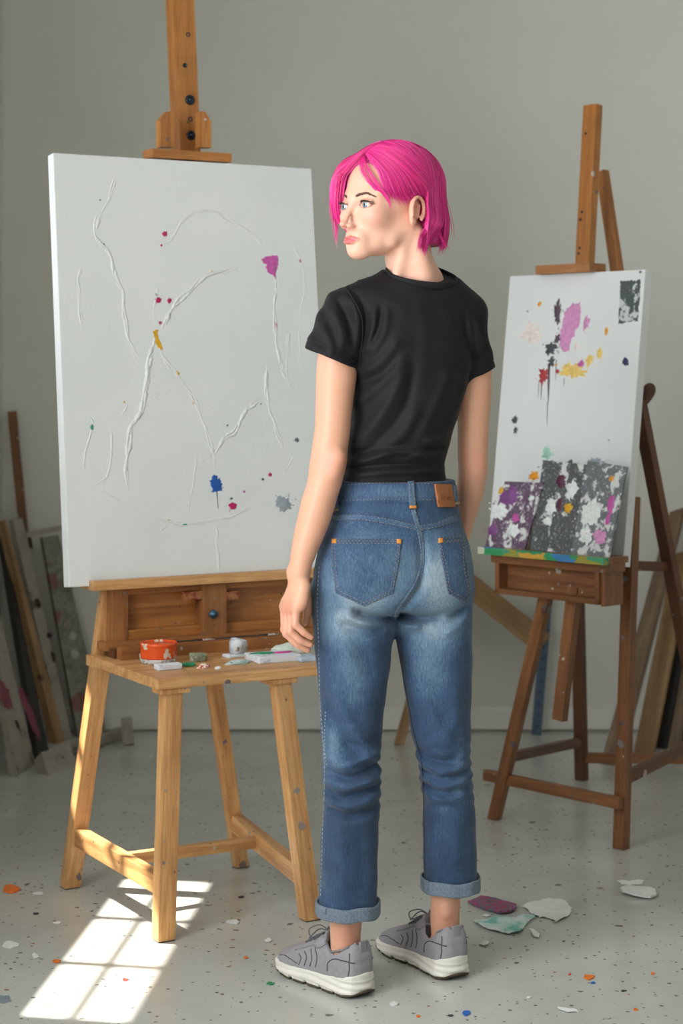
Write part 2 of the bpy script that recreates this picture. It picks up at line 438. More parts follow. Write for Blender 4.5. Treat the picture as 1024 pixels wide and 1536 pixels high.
# table top : planks run left-right ; beam local Z along e1
o = beam('table_top', Tf-nf*TD/2-up*.011, Tf-nf*TD/2-up*.011+e1*TW, .022, TD, up, M_pine, easel, .003)
def onfloor(px, py): return G(px, py)
lp = [(105, 1331, 160, 905, .040), (245, 1410, 257, 1028, .041), (465, 1379, 427, 1014, .040), (361, 1300, 335, 1020, .034)]
legs = []
tops = [P(163, 900, 4.40), Tf+e1*.043-nf*.028-up*.012, Tf+e1*.305-nf*.028-up*.012, Tf+e1*.277-nf*(TD-.05)-up*.012]
for (fx, fy, tx, ty, w), tp in zip(lp, tops):
    f = onfloor(fx, fy)
    lg = beam('leg', f-(tp-f).normalized()*.03, tp, w, w*.9, e1, M_pine, easel, .003, cut0=.003); legs.append((f, tp))
    M = frame(f, tp, e1)
    Mf = Matrix((e1, -nf, up)).transposed().to_4x4(); Mf.translation = Vector((f.x, f.y, 0))
    pad = box('foot_pad', -w*.46, w*.46, -w*.42, w*.42, 0.0005, .005, M_rubber, lg, 0, Mf)
# blocks where the legs meet the top
for (s, d) in ((.043, .028), (.305, .028)):
    Mb = MT.copy(); Mb.translation = Tf+e1*s-nf*d-up*.028
    box('leg_block', -.035, .035, -.024, .024, -.006, .006, M_pine, easel, .002, Mb)
# stretchers
def lerp_leg(i, z): f, t = legs[i]; return f.lerp(t, z/t.z)
a, c = lerp_leg(0, .125), lerp_leg(1, .115)
dr = (c-a).normalized()
beam('stretcher', a+dr*.018, c-dr*.018, .042, .028, up, M_pine, easel, .003)
a, c = lerp_leg(3, .125), lerp_leg(2, .095); dr = (c-a).normalized()
beam('stretcher', a+dr*.012, c+dr*.0, .042, .028, up, M_pine, easel, .003)
a = lerp_leg(0, .122).lerp(lerp_leg(1, .118), .5); c = lerp_leg(3, .12).lerp(lerp_leg(2, .10), .38)
beam('stretcher', a, c, .026, .022, up, M_pine, easel, .002)
# tray box standing on the back of the table, carries the canvas ledge
Bq = P(163, 962, 4.33); Bp = lambda px, py, off=0: PL(px, py, Bq+nf*off, nf)     # front plane of the box
def bar(name, pa, pb, h, d, mat, off=0.0, par=easel, bev=.002):
    """horizontal bar between pixels pa, pb (its top edge), front face at box plane + off"""
    A, B_ = Bp(*pa, off), Bp(*pb, off); z = A.z; B_ = A+e1*((B_-A).dot(e1))
    return beam(name, A-up*h/2-nf*d/2, B_-up*h/2-nf*d/2, h, d, up, mat, par, bev)
zA = Bp(163, 962).z
L0 = Bp(150, 900); 
def bx(name, s0, s1, z0, z1, d0, d1, mat, par=easel, bev=.002):
    """box on the easel: s along e1 from Bq, z absolute height, d backwards from the box plane"""
    if (s1-s0) > (z1-z0):
        return beam(name, Bq+e1*s0-nf*(d0+d1)/2+up*((z0+z1)/2-Bq.z), Bq+e1*s1-nf*(d0+d1)/2+up*((z0+z1)/2-Bq.z), z1-z0, d1-d0, up, mat, par, bev)
    return beam(name, Bq+e1*(s0+s1)/2-nf*(d0+d1)/2+up*(z0-Bq.z), Bq+e1*(s0+s1)/2-nf*(d0+d1)/2+up*(z1-Bq.z), s1-s0, d1-d0, e1, mat, par, bev)
sS = lambda px, py=900: (Bp(px, py)-Bq).dot(e1)
zS = lambda py, px=165: Bp(px, py).z
BWD = sS(432)+.10            # right end of the box runs on behind the jeans
zl0, zl1 = zS(884, 140), zS(871, 140)
bx('canvas_ledge', sS(131), BWD+.02, zl0, zl1+.002, -.035, .055, M_pine)
zb = zS(962)                 # top of lower rail
bx('box_stile', sS(163), sS(192), zb-.01, zl0, 0, .03, M_box)
bx('box_stile', BWD-.04, BWD, zb-.01, zl0, 0, .03, M_box)
bx('box_rail', sS(192), BWD-.04, zl0-.018, zl0, .002, .03, M_oak)
bx('box_panel', sS(160), BWD, zb-.01, zl0, .03, .04, M_oak)
bx('box_rail', sS(192), BWD-.04, zb, zb+.022, .004, .03, M_oak)
cb = bx('clamp_block', sS(300), sS(336), zb-.002, zl0-.003, -.014, .028, M_box)
bx('tray_rail', sS(150), BWD, zb-.018, zb, -.03, .03, M_box)
bx('lower_rail', sS(160), BWD-.05, TZ, TZ+.027, -.088, -.060, M_box)
bx('tray_floor', sS(156), BWD, TZ, TZ+.020, -.060, -.0, M_darker)
beam('side_strut', Bp(146, 985, -.03), Bp(161, 884, -.03), .026, .022, e1, M_pine, easel, .002)
bx('side_post', sS(160), sS(166), zb-.02, zl0, .012, .04, M_pine)
bx('side_bracket', sS(136), sS(152), zS(998), zS(982), -.01, .03, M_pine)
# clamp knob with a blue bolt, and its paint-crusted jaws
kc = Bp(319, 921, .014); Mk = frame(kc, kc+nf, up)
V, Fc = lathe([(.0085, 0), (.0105, .001), (.0105, .005), (.009, .007), (.004, .0072), (.0035, .0095)], 20)
o = mk('bolt', V, Fc, M_bluebolt, cb, True, Mk); o['label'] = 'blue-grey bolt head'
M_crust, nt, b = new_mat('crusted_jaw_paint'); co = objco(nt)
n = noise(nt, co, 55, 4, .7)
nt.links.new(ramp(nt, n, [(.30, rgb((96, 54, 30))), (.42, rgb((140, 52, 30))), (.5, rgb((170, 120, 78))), (.56, rgb((130, 72, 38))), (.66, rgb((210, 150, 60)))]).outputs[0], b.inputs['Base Color']); b.inputs['Roughness'].default_value = .5
for (p0, p1) in ((274, 301), (334, 356)):
    A = Bp(p0, 893, .004); L_ = sS(p1)-sS(p0)
    beam('clamp_jaw', A, A+e1*L_, .020, .018, up, M_crust, easel, .004, rough=.003)

# mast rising behind the canvas, with the top holder
MP0 = P(300, 560, 4.56)
m_low = P(305, 840, 4.55); m_top = P(268, -40, 4.70)
mast = beam('mast', m_low, m_top, .058, .05, e1, M_oak, easel, .004)
zc = P(283, 232, 4.49)
hb_f = lambda px, py, off=0: PL(px, py, P(283, 232, 4.535)+nf*off, nf)
A, B_ = hb_f(228, 228), hb_f(347, 234); L_ = (B_-A).dot(e1)
hold = beam('top_clamp', A-nf*.027-up*.002, A-nf*.027-up*.002+e1*L_, .022, .060, up, M_oak, easel, .003)
for (px, w) in ((254, .022), (307, .018)):   # chamfered cheeks either side of the mast
    pts = [(-w, 0), (w*.6, 0), (w*.6, .088), (-w*.1, .088), (-w, .066)]
    base = hb_f(px, 221, -.03)
    if px > 280: pts = [(-x, z) for x, z in pts][::-1]
    V = [base+e1*x+up*z for x, z in pts]+[base+e1*x+up*z-nf*.03 for x, z in pts]; n = 5
    Fc = [tuple(range(n))[::-1], tuple(range(n, 2*n))]+[(i, (i+1) % n, n+(i+1) % n, n+i) for i in range(n)]
    Mx = Matrix((e1, -nf, up)).transposed().to_4x4(); Mx.translation = base; Mi = Mx.inverted()
    mk('clamp_cheek', [Mi@v for v in V], Fc, M_oak, easel, False, Mx)
md = (m_top-m_low).normalized(); mfn = (nf-md*nf.dot(md)).normalized()
for (px, py, r) in ((284.5, 150, .0125), (286, 203, .0115)):
    c = PL(px, py, m_low+mfn*.026, mfn); Mk = frame(c, c+mfn, up)
    V, Fc = lathe([(r, -.002), (r, .003), (r*.85, .005), (r*.5, .0052), (r*.45, .003), (r*.3, .003), (.0028, .008), (.0005, .0082)], 20)
    mk('mast_bolt', V, Fc, M_steel, mast, True, Mk)
for (px, py) in ((285.5, 179), (282, 52), (277, 98)):
    c = PL(px, py, m_low+mfn*.0255, mfn); Mk = frame(c, c+mfn, up)
    V, Fc = lathe([(.006, -.002), (.006, .0008), (.004, .001), (.0035, -.0005)], 14)
    mk('mast_screw', V, Fc, M_steel, mast, True, Mk)

# ================================================================== LARGE CANVAS
cBL = P(104, 881, 4.27); lean = math.radians(5.9)
cz = (up*math.cos(lean)-nf*math.sin(lean)).normalized(); cn = e1.cross(cz)   # e1 x up = backwards?
if cn.dot(nf) > 0: cn = -cn                                                   # cn points away from viewer
CM = Matrix((e1, cn, cz)).transposed().to_4x4(); CM.translation = cBL
CW, CH, CT = .615, 1.018, .036
pm = plane_map(CM)
tl, tr_, br = pm(80, 229), pm(467, 254), pm(483, 862)
print('canvas local corners', tl, tr_, br)
CW = tr_.x; CH = tl.z
canv = thing('stretched_canvas', cBL+e1*.3, 'large white canvas with raised paint ridges and few bright spots, on the left easel', 'canvas', None)
bm = bmesh.new(); bmbox(bm, 0, CW, 0, CT, 0, CH, .003)
mkbm('painted_face', bm, M_gesso, canv, False, CM)
mb = MB()
RID = [[(175, 262), (163, 296), (144, 333), (146, 357), (163, 380), (173, 412), (182, 434), (185, 464), (191, 498), (202, 530), (210, 547)],
 [(240, 372), (262, 352), (275, 331), (294, 318), (318, 317), (344, 331), (369, 344), (391, 365), (397, 382)],
 [(356, 402), (326, 410), (301, 419), (283, 438), (260, 460), (249, 481), (243, 498)],
 [(234, 496), (225, 539), (221, 565), (213, 612), (210, 623), (195, 646), (191, 681), (189, 706), (193, 736)],
 [(234, 509), (249, 543), (266, 562), (288, 595), (305, 633), (314, 663), (320, 681), (322, 706)],
 [(320, 681), (339, 655), (352, 646), (369, 616), (387, 600)], [(402, 547), (399, 582), (402, 610), (410, 633), (425, 672)],
 [(416, 412), (412, 464), (412, 494), (417, 526), (425, 560), (438, 586)], [(127, 397), (118, 417), (118, 447), (124, 494)],
 [(131, 620), (138, 642), (127, 685), (127, 715)], [(135, 737), (157, 719), (167, 689), (166, 633)], [(152, 734), (180, 751)],
 [(223, 777), (253, 782), (277, 787), (318, 782), (357, 771), (378, 758)], [(240, 797), (253, 784)], [(322, 784), (329, 861)],
 [(292, 681), (294, 698), (286, 741), (280, 779)], [(318, 681), (304, 690), (296, 700)], [(438, 361), (451, 391), (457, 430), (450, 470)],
 [(447, 495), (449, 525), (448, 555)], [(237, 430), (231, 460), (231, 490)], [(182, 625), (193, 606)], [(427, 525), (434, 500), (430, 560), (441, 580)],
 [(258, 586), (240, 592), (229, 598)], [(310, 607), (330, 625), (345, 640)], [(425, 712), (434, 700), (441, 680)], [(197, 770), (209, 762)]]
WID = [5, 3.5, 5.5, 6, 3.6, 5, 4.5, 3.6, 3, 2.6, 3, 2.6, 3, 2.4, 3, 2.6, 2.5, 2.4, 2.2, 2.4, 2.6, 2.4, 2, 1.6, 2, 2]
for i, (r_, w_) in enumerate(zip(RID, WID)): ridge(mb, pm, r_, w_/1000*1.7, i)
o = mb.build('impasto_ridges', M_impasto, canv, True, CM); o['label'] = 'raised ropey ridges of white paint'
dd = [(247, 351, 4, 4.5, 'crimson', 4), (237, 450, 5, 5, 'crimson', 3), (254, 451, 3.6, 4, 'crimson', 7), (240, 484, 2.2, 2.2, 'crimson', 7), (324, 726, 9.5, 13, 'blue', 3), (349, 759, 6, 6, 'crimson', 4),
      (347, 748, 1.6, 1.6, 'teal', 9), (425, 756, 12, 12, 'grey', 10), (424, 757, 4, 4, 'slate', 2), (445, 660, 3.4, 3.8, 'slate', 2), (138, 641, 2.6, 5, 'green', 1), (218, 585, 1.8, 4.5, 'crimson', 0), (405, 712, 2.8, 3.2, 'crimson', 1),
      (394, 719, 2, 2.2, 'teal', 0), (266, 561, 3, 5, 'yellow', 2), (253, 781, 2, 1.6, 'yellow', 0), (277, 787, 4, 1.6, 'green', 0), (186, 603, 1.6, 1.6, 'yellow', 0), (155, 367, 2, 2.2, 'teal', 1),
      (414, 487, 1.6, 6, 'crimson', 3), (290, 602, 1.4, 5, 'yellow', 1), (450, 391, 1.6, 3, 'magenta', 1), (341, 332, 1.8, 1.6, 'slate', 0), (242, 368, 1.6, 2, 'crimson', 1), (169, 393, 1.3, 3, 'teal', 0),
      (391, 606, 1.2, 1.2, 'slate', 0), (341, 638, 1.6, 1.6, 'slate', 1), (366, 737, 2, 2, 'magenta', 2), (150, 300, 1.6, 1, 'teal', 0), (234, 442, 1.1, 2.6, 'slate', 1), (305, 418, 4, 1, 'slate', 1), (235, 496, 2.4, 2, 'yellow', 1), (318, 407, 1.4, 1.4, 'yellow', 0)]
for i, (x, y, rx, ry, c, s) in enumerate(dd):
    daub('paint_spot', pm, x, y, rx, ry, MP[c], canv, CM, i*7+1, .3, s, label=(c.replace('teal', 'dark teal')+' paint spot'))
daub_poly('paint_spot', pm, [(391, 389), (399, 384), (416, 382), (418, 392), (415, 406), (412, 418), (408, 413), (402, 410), (398, 402), (400, 396), (394, 394)], MP['magenta'], canv, CM, 'ragged magenta splash')
daub_poly('paint_spot', pm, [(229, 497), (235, 494), (237, 507), (242, 516), (244, 527), (239, 524), (232, 513)], MP['yellow'], canv, CM, 'ochre yellow smear')
mbd = MB(); mbd.tube([pm(325, 738)+Vector((0, -.0002, 0)), pm(327, 763)+Vector((0, -.0002, 0))], [.0014, .0006], 6)
mbd.build('paint_drip', MP['slate'], canv, True, CM); mbd = MB()
mbd.tube([pm(412, 400)+Vector((0, -.0002, 0)), pm(414, 424)], [.0014, .0005], 6)
mbd.build('paint_drip', MP['slate'], canv, True, CM)

# ================================================================== THINGS ON THE TRAY TABLE
def tm(px, py, dz=0.0, rot=0.0):
    """frame on the table top under a pixel"""
    g = G(px, py, TZ); M = Matrix.Translation(Vector((g.x, g.y, TZ+dz))) @ Matrix.Rotation(EA+rot, 4, 'Z'); return M
def splotch(name, base, cols, rough=.5, sc=40):
    m, nt, b = new_mat(name); co = objco(nt); n = noise(nt, co, sc, 4, .6, .4)
    st = [(0, rgb(base))]+[(p, rgb(c)) for p, c in cols]
    nt.links.new(ramp(nt, n, st, 'CONSTANT').outputs[0], b.inputs['Base Color']); b.inputs['Roughness'].default_value = rough
    bump(nt, b, n, .3, .001); return m
M_or = splotch('orange_enamel', (226, 84, 30), [(.58, (214, 196, 180)), (.64, (222, 120, 40))], .35, 30)
M_crusty = splotch('dried_white_crust', (190, 188, 184), [(.45, (150, 140, 130)), (.52, (205, 204, 200)), (.62, (176, 96, 60))], .7, 50)
M_whitep = splotch('white_chalky_plastic', (214, 218, 224), [(.62, (186, 190, 200))], .5, 30)
M_sage = splotch('sage_crust', (150, 154, 126), [(.5, (116, 122, 96)), (.6, (176, 172, 146))], .7, 40)
M_pale = plain('pale_cloth', (206, 214, 202), .9, var=.08, nscale=30)
M_teal = splotch('teal_stained_crumb', (160, 186, 184), [(.5, (196, 204, 200)), (.6, (110, 150, 160))], .8, 70)
M_blk = plain('blackened_handle', (52, 50, 48), .5)
# open orange paint pot
M = tm(238, 994); c = M.translation
pot = thing('paint_pot', c, 'squat round orange paint pot crusted with white at its foot, left on the tray table', 'paint pot')
M = M @ Matrix.Diagonal((1.1, 1.1, 1.18, 1))
pr = [(.034, 0), (.0365, .003), (.0372, .010)]
V, Fc = lathe(pr, 40); V = [v*(1+.04*mnoise.noise(v*60)) for v in V]; mk('pot_base', V, Fc, M_crusty, pot, True, M)
V, Fc = lathe([(.0372, .010), (.038, .013), (.037, .033), (.038, .0345), (.0385, .038), (.037, .040), (.0345, .0395), (.034, .035), (.0336, .036), (.015, .0368), (.0005, .037)], 40)
V = [Vector((v.x*(1+.02*mnoise.noise(v*50)), v.y*(1+.02*mnoise.noise(v*40)), v.z)) for v in V]
mk('pot_body', V, Fc, M_or, pot, True, M)
bm = bmesh.new(); 
def slab(name, M, sx, sy, sz, mat, par=None, bev=.003, rg=.0012, sub=6):
    bm = bmesh.new(); bmbox(bm, -sx/2, sx/2, -sy/2, sy/2, 0, sz, bev)
    bmesh.ops.subdivide_edges(bm, edges=[e for e in bm.edges if e.calc_length() > .015], cuts=sub, use_grid_fill=True)
    for v in bm.verts:
        if v.co.z > sz*.3: v.co += mnoise.noise_vector(v.co*55+M.translation*9)*rg
    return mkbm(name, bm, mat, par, True, M)
tag(slab('eraser_block', tm(252, 1004, .0), .058, .026, .013, M_whitep, rg=.002), 'small white chalky block in front of the orange paint pot', 'block')
M = tm(297, 991); V, Fc = lathe([(.019, 0), (.0205, .002), (.0205, .014), (.019, .017), (.0005, .0175)], 26); V = [v+mnoise.noise_vector(v*70)*.0015 for v in V]
tag(mk('dried_paint_cake', V, Fc, M_sage, None, True, M), 'round sage green crusted paint cake behind the tiny red scrap', 'paint cake')
M = tm(217, 991); V, Fc = lathe([(.010, 0), (.012, .003), (.0115, .014), (.009, .017), (.0005, .018)], 20); V = [v+mnoise.noise_vector(v*90)*.003 for v in V]
tag(mk('paint_lump', V, Fc, M_teal, None, True, M), 'small grey-green paint lump squeezed left of the orange pot', 'lump')
tag(slab('paint_chunk', tm(283, 999), .028, .018, .008, MP['green'], rg=.002), 'green chunk of dried paint beside the sage paint cake', 'paint chunk')
def chunk(name, M, mat, sx, sy, sz, n=9):
    rr = random.Random(int(M.translation.x*1e5)); mb = MB()
    bm = bmesh.new(); bmesh.ops.create_icosphere(bm, subdivisions=3, radius=1)
    for v in bm.verts:
        q = v.co.copy(); f = 1+.35*mnoise.noise(q*1.7+M.translation*13)+.15*mnoise.noise(q*5)
        v.co = Vector((q.x*sx*f, q.y*sy*f, max(-.001, q.z*sz*f)))
        v.co.z += .0009
    return mkbm(name, bm, mat, None, True, M)
M_redy = splotch('red_yellow_scrap', (190, 40, 44), [(.42, (230, 214, 200)), (.5, (176, 30, 48)), (.58, (226, 190, 70))], .5, 60)
tag(chunk('paint_scrap', tm(305, 1002), M_redy, .014, .008, .009), 'tiny red, white and yellow scrap at the front of the tray table', 'scrap')
tag(chunk('paint_scrap', tm(327, 1003), MP['white'], .008, .006, .004), 'small white crumb right of the red scrap on the tray table', 'scrap')
tag(chunk('paint_crumbs', tm(356, 996), M_teal, .030, .012, .009), 'pale teal crumbled paint flake in front of the white dispenser', 'flake')
# white plastic dispenser: a foot plate, arched body with an opening and spool
M = tm(354, 985, 0, .1); td = thing('tape_dispenser', M.translation, 'white plastic dispenser with rounded top standing on the tray table', 'dispenser')
mk_b = slab('foot_plate', M, .058, .030, .007, M_whitep, td, .002, .0005, 2)
bm = bmesh.new()
prof = [(-.013, .007), (-.013, .038), (-.010, .043), (-.005, .045), (.004, .043), (.010, .040), (.020, .039), (.025, .035), (.026, .007)]
vsf = [bm.verts.new((x, -.012, z)) for x, z in prof]; vsb = [bm.verts.new((x, .012, z)) for x, z in prof]
bm.faces.new(vsf); bm.faces.new(vsb[::-1])
for i in range(len(prof)): j = (i+1) % len(prof); bm.faces.new((vsf[j], vsf[i], vsb[i], vsb[j]))
bmesh.ops.recalc_face_normals(bm, faces=bm.faces[:])
bmesh.ops.bevel(bm, geom=bm.edges[:], offset=.003, segments=3, affect='EDGES')
mkbm('dispenser_body', bm, M_whitep, td, True, M)
mbb = MB(); mbb.tube([Vector((-.006, -.0135, .020)), Vector((-.006, -.011, .020))], .006, 16); mbb.tube([Vector((.006, -.0135, .024)), Vector((.006, -.011, .024))], .0045, 16)
o = mbb.build('spool', M_crusty, td, True, M)
# white palette pad with colour smears, a rag lump and a blue-grey cloth
Mp = tm(409, 990, .0, -.05); pad = thing('palette_pad', Mp.translation, 'white paper palette pad with green and magenta paint smears on the tray table', 'palette')
slab('paper_block', Mp, .105, .085, .015, M_whitep, pad, .002, .0006, 5)
def flatdaub(name, M, mat, sx, sy, z, seed, par):
    V, Fc = blob_arrays((0, 0, 0), sx, sy, seed, .4, .0016, 30); V = [Vector((v.x, v.z, z-v.y)) for v in V]
    return mk(name, V, Fc, mat, par, True, M)
o = flatdaub('paint_smear', Mp @ Matrix.Translation((-.02, .012, 0)), MP['green'], .026, .014, .0155, 5, pad); o['label'] = 'green smear'
M_mag = paint('fresh_magenta', (206, 50, 150)); o = flatdaub('paint_smear', Mp @ Matrix.Translation((.026, .002, 0)), M_mag, .022, .009, .0155, 8, pad); o['label'] = 'magenta smear'
Mr = tm(440, 983, 0, 0)
bm = bmesh.new(); bmesh.ops.create_icosphere(bm, subdivisions=4, radius=1)
for v in bm.verts:
    q = v.co.copy(); f = 1+.25*mnoise.noise(q*1.5)+.10*mnoise.noise(q*4)
    v.co = Vector((q.x*.047*f, q.y*.024*f, max(0.0, .012+q.z*.016*f)))
tag(mkbm('rag', bm, M_pale, None, True, Mr @ Matrix.Translation((0, 0.012, .0005))), 'crumpled pale green-white rag behind the palette pad', 'rag')
tag(slab('folded_cloth', tm(458, 990, 0, -.05), .05, .06, .010, plain('grey_blue_cloth', (176, 188, 202), .8), rg=.002), 'pale blue-grey folded cloth at the right end of the tray table', 'cloth')
# palette knives / brushes lying in the gap under the tray rail
for (xa, ya, xb, yb, r, lab, mat) in ((225, 969, 322, 963, .0042, 'long dark paint-caked brush lying in the tray groove, the left one', M_blk), (322, 966, 420, 958, .0042, 'long dark paint-caked brush lying in the tray groove, the right one', M_blk)):
    A = Bp(xa, ya, .046); B_ = A+e1*((Bp(xb, yb, .046)-A).dot(e1)); zz = TZ+.0202+.0043; A.z = zz; B_.z = zz
    br = thing('paint_brush', A, lab, 'brush')
    pts = [A.lerp(B_, t) for t in (0, .02, .3, .6, .68)]; mb = MB(); mb.tube(pts, [r*.4, r*.7, r, r*.8, r*.8], 10); mb.build('handle', mat, br)
    mb = MB(); mb.tube([A.lerp(B_, .68), A.lerp(B_, .8)], r*.95, 12); mb.build('ferrule', M_steel, br)
    mb = MB(); mb.tube([A.lerp(B_, t) for t in (.8, .9, 1)], [r*.9, r*1, r*.3], 10); mb.build('bristles', M_crusty, br)

# ================================================================== RIGHT EASEL
RA = math.radians(46.5); g1 = Vector((math.cos(RA), -math.sin(RA), 0)); rn = Vector((-math.sin(RA), -math.cos(RA), 0))  # g1 to the right/nearer, rn towards viewer
re = thing('artist_easel', (.75, 5.1, 0), 'brown stained wooden easel with open tray box, standing at the right behind the person', 'easel')
# canvas plane
rBR = P(934, 850, 4.75); l2 = math.radians(7.0); rz = (up*math.cos(l2)-rn*math.sin(l2)).normalized()
rcn = g1.cross(rz); rcn = -rcn if rcn.dot(rn) > 0 else rcn
RM = Matrix((g1, rcn, rz)).transposed().to_4x4(); RM.translation = rBR
pr_ = plane_map(RM); a1 = pr_(775, 415); a2 = pr_(968, 403); a3 = pr_(722, 815)
print('right canvas', a1, a2, a3)
RW, RH = -(a1.x+a3.x)/2, (a1.z+a2.z)/2
rc = thing('stretched_canvas', rBR-g1*RW/2, 'tall white canvas with pink, yellow, red and black splashes, on the right easel', 'canvas')
bm = bmesh.new(); bmbox(bm, -RW, 0, 0, .030, 0.0, RH, .002); mkbm('painted_face', bm, M_gesso, rc, False, RM)
dabs = [(809, 456, 3, 3.6, 'orange', 0), (909, 497, 2.4, 6.5, 'orange', 0), (938, 543, 5, 6.5, 'navy', 0), (836, 468, 5.5, 19, 'plum', 3), (826, 523, 9, 9, 'charcoal', 12), (827, 543, 4.5, 7, 'charcoal', 3),
        (836, 508, 4.5, 7, 'plum', 2), (815, 563, 8, 10, 'red', 4), (836, 557, 3, 3.2, 'red', 1), (858, 556, 17, 11, 'pale_yellow', 8), (884, 540, 6, 8, 'pale_yellow', 7), (871, 546, 5, 5.5, 'magenta', 3),
        (879, 484, 5, 10, 'pink', 3), (772, 630, 4, 6, 'charcoal', 2), (773, 645, 3, 5, 'charcoal', 1), (820, 680, 8, 8, 'mint', 9), (801, 714, 7, 7.5, 'orange', 0), (869, 709, 11, 13, 'azure', 5),
        (797, 500, 13, 16, 'blush', 0), (791, 467, 1.4, 1.4, 'slate', 0), (864, 520, 3, 6, 'blush', 2), (899, 530, 4, 9, 'pale_yellow', 6), (913, 660, 1.4, 1.4, 'grey', 0), (960, 408, 2, 2, 'slate', 0), (895, 693, 11, 6, 'grey', 5), (840, 704, 20, 10, 'charcoal', 16)]
for i, (x, y, rx, ry, c, s) in enumerate(dabs):
    daub('paint_spot', pr_, x, y, rx, ry, MP[c], rc, RM, i*5+2, .42 if rx > 4 else .25, s, label=c.replace('_', ' ')+' paint spot', drips=.15)
daub_poly('paint_spot', pr_, [(846, 468), (856, 455), (870, 452), (871, 470), (868, 488), (862, 500), (856, 512), (852, 528), (845, 530), (839, 520), (838, 505), (842, 488)], MP['pink'], rc, RM, 'large lilac pink splash', .004)
mb = MB()
for (x, y0, y1, w) in ((823, 545, 604, 2.6), (821, 603, 640, .9), (812, 573, 600, 1.2), (846, 567, 580, .8), (834, 540, 570, 1), (808, 570, 598, .8)):
    A, B_ = pr_(x, y0), pr_(x-1, y1); mb = MB(); mb.tube([A, A.lerp(B_, .6), B_], [w/600, w/700, w/2500], 6)
    mb.v = [Vector((v.x, v.y*.3, v.z)) for v in mb.v]; mb.build('paint_drip', MP['plum'], rc, True, RM)
# black printed patch, top right, with white showing through
M_patch, nt, b = new_mat('black_print_patch'); co = objco(nt); n = noise(nt, co, 22, 6, .75)
nt.links.new(ramp(nt, n, [(0, rgb((72, 80, 82))), (.56, rgb((196, 200, 198)))], 'CONSTANT').outputs[0], b.inputs['Base Color']); b.inputs['Roughness'].default_value = .6
daub_poly('print_patch', pr_, [(930, 420), (961, 419), (957, 482), (926, 487)], M_patch, rc, RM, 'black rubbed rectangle with white showing through', .0025)

# ledge, box, posts
q0 = PL(905, 838, P(905, 838, 4.60), rn)   # front right top corner of ledge
RLz = P(905, 838, 4.62).z; RQ = P(905, 838, 4.62)
Rp = lambda px, py, off=0: PL(px, py, RQ+rn*off, rn)
sR = lambda px, py=840: (Rp(px, py)-RQ).dot(g1)
zR = lambda py, px=905: Rp(px, py).z
def rbx(name, s0, s1, z0, z1, d0, d1, mat, par=re, bev=.002):
    c = RQ-rn*(d0+d1)/2-up*RQ.z
    if (s1-s0) > (z1-z0): return beam(name, c+g1*s0+up*(z0+z1)/2, c+g1*s1+up*(z0+z1)/2, z1-z0, d1-d0, up, mat, par, bev)
    return beam(name, c+g1*(s0+s1)/2+up*z0, c+g1*(s0+s1)/2+up*z1, s1-s0, d1-d0, g1, mat, par, bev)
M_ledge, nt, b = new_mat('paint_smeared_ledge'); co = objco(nt, (1, 1, .45), False)
v = nd(nt, 'ShaderNodeTexVoronoi', Scale=38); nzz = nd(nt, 'ShaderNodeTexNoise', Scale=40); nt.links.new(co, nzz.inputs['Vector'])
va = nt.nodes.new('ShaderNodeVectorMath'); va.operation = 'MULTIPLY_ADD'; nt.links.new(nzz.outputs[1], va.inputs[0]); va.inputs[1].default_value = (.03,)*3; nt.links.new(co, va.inputs[2]); nt.links.new(va.outputs[0], v.inputs['Vector'])
sx = nt.nodes.new('ShaderNodeSeparateColor'); nt.links.new(v.outputs['Color'], sx.inputs[0])
nt.links.new(ramp(nt, sx.outputs[0], [(0, rgb((50, 140, 90))), (.28, rgb((190, 190, 170))), (.4, rgb((196, 150, 60))), (.52, rgb((60, 120, 170))), (.64, rgb((206, 120, 60))), (.72, rgb((70, 150, 110))), (.86, rgb((150, 140, 60)))], 'CONSTANT').outputs[0], b.inputs['Base Color']); b.inputs['Roughness'].default_value = .4
lz1 = RQ.z; lz0 = lz1-.020
led = rbx('canvas_ledge', sR(717, 815), 0, lz0+.004, lz1, 0, .10, M_dark)
o = rbx('paint_coating', sR(717, 815)-.001, .0008, lz0+.003, lz1+.0012, -.0015, .02, M_ledge, led, .001); o['label'] = 'thick dried multicolour paint along the front edge'
rbx('ledge_rail', sR(731, 830), -.002, lz0-.018, lz0+.004, .012, .09, M_dark)
bz0 = zR(908, 890); bz1 = lz0-.018
bl, brr = sR(737, 850), sR(893, 860)
rbx('box_side', bl, bl+.016, bz0, bz1, .012, .085, M_dark)
rbx('box_side', brr-.014, brr, bz0, bz1, .012, .085, M_dark)
rbx('box_bottom', bl, brr, bz0, bz0+.014, .012, .085, M_dark)
rbx('box_panel', bl, brr, bz0, bz1, .045, .053, M_dark)
Mcl = rbx('box_cleat', brr, brr+.012, bz0-.004, bz1+.015, .02, .095, M_dark)
# legs and posts (feet from the photo, all standing on the floor)
def rleg(name, foot, tp, w, d, mat=M_dark, side=g1): return beam(name, foot-(tp-foot).normalized()*.04, tp, w, d, side, mat, re, .002, cut0=.001)
fL = G(741, 1229); tL = RQ+g1*(sR(800, 900))-rn*.05; tL.z = bz0+.002
rleg('leg', fL, tL, .032, .024)
fR = G(931, 1273); tR = P(948, 745, 4.86)
rleg('leg', fR, tR, .034, .028)
fB = G(872, 1170); tB = P(866, 900, 5.36); tB2 = fB.lerp(tB, 1.75)
rleg('leg', fB, tB2, .032, .028, M_darker)
# hanging centre bar below the box
hb0 = RQ+g1*sR(852, 905)-rn*.075; hb0.z = bz0+.12
A = P(862, 880, hb0.y); B_ = P(839, 1080, hb0.y+.02); beam('centre_bar', B_, A.lerp(B_, -.0), .034, .024, g1, M_dark, re, .002)
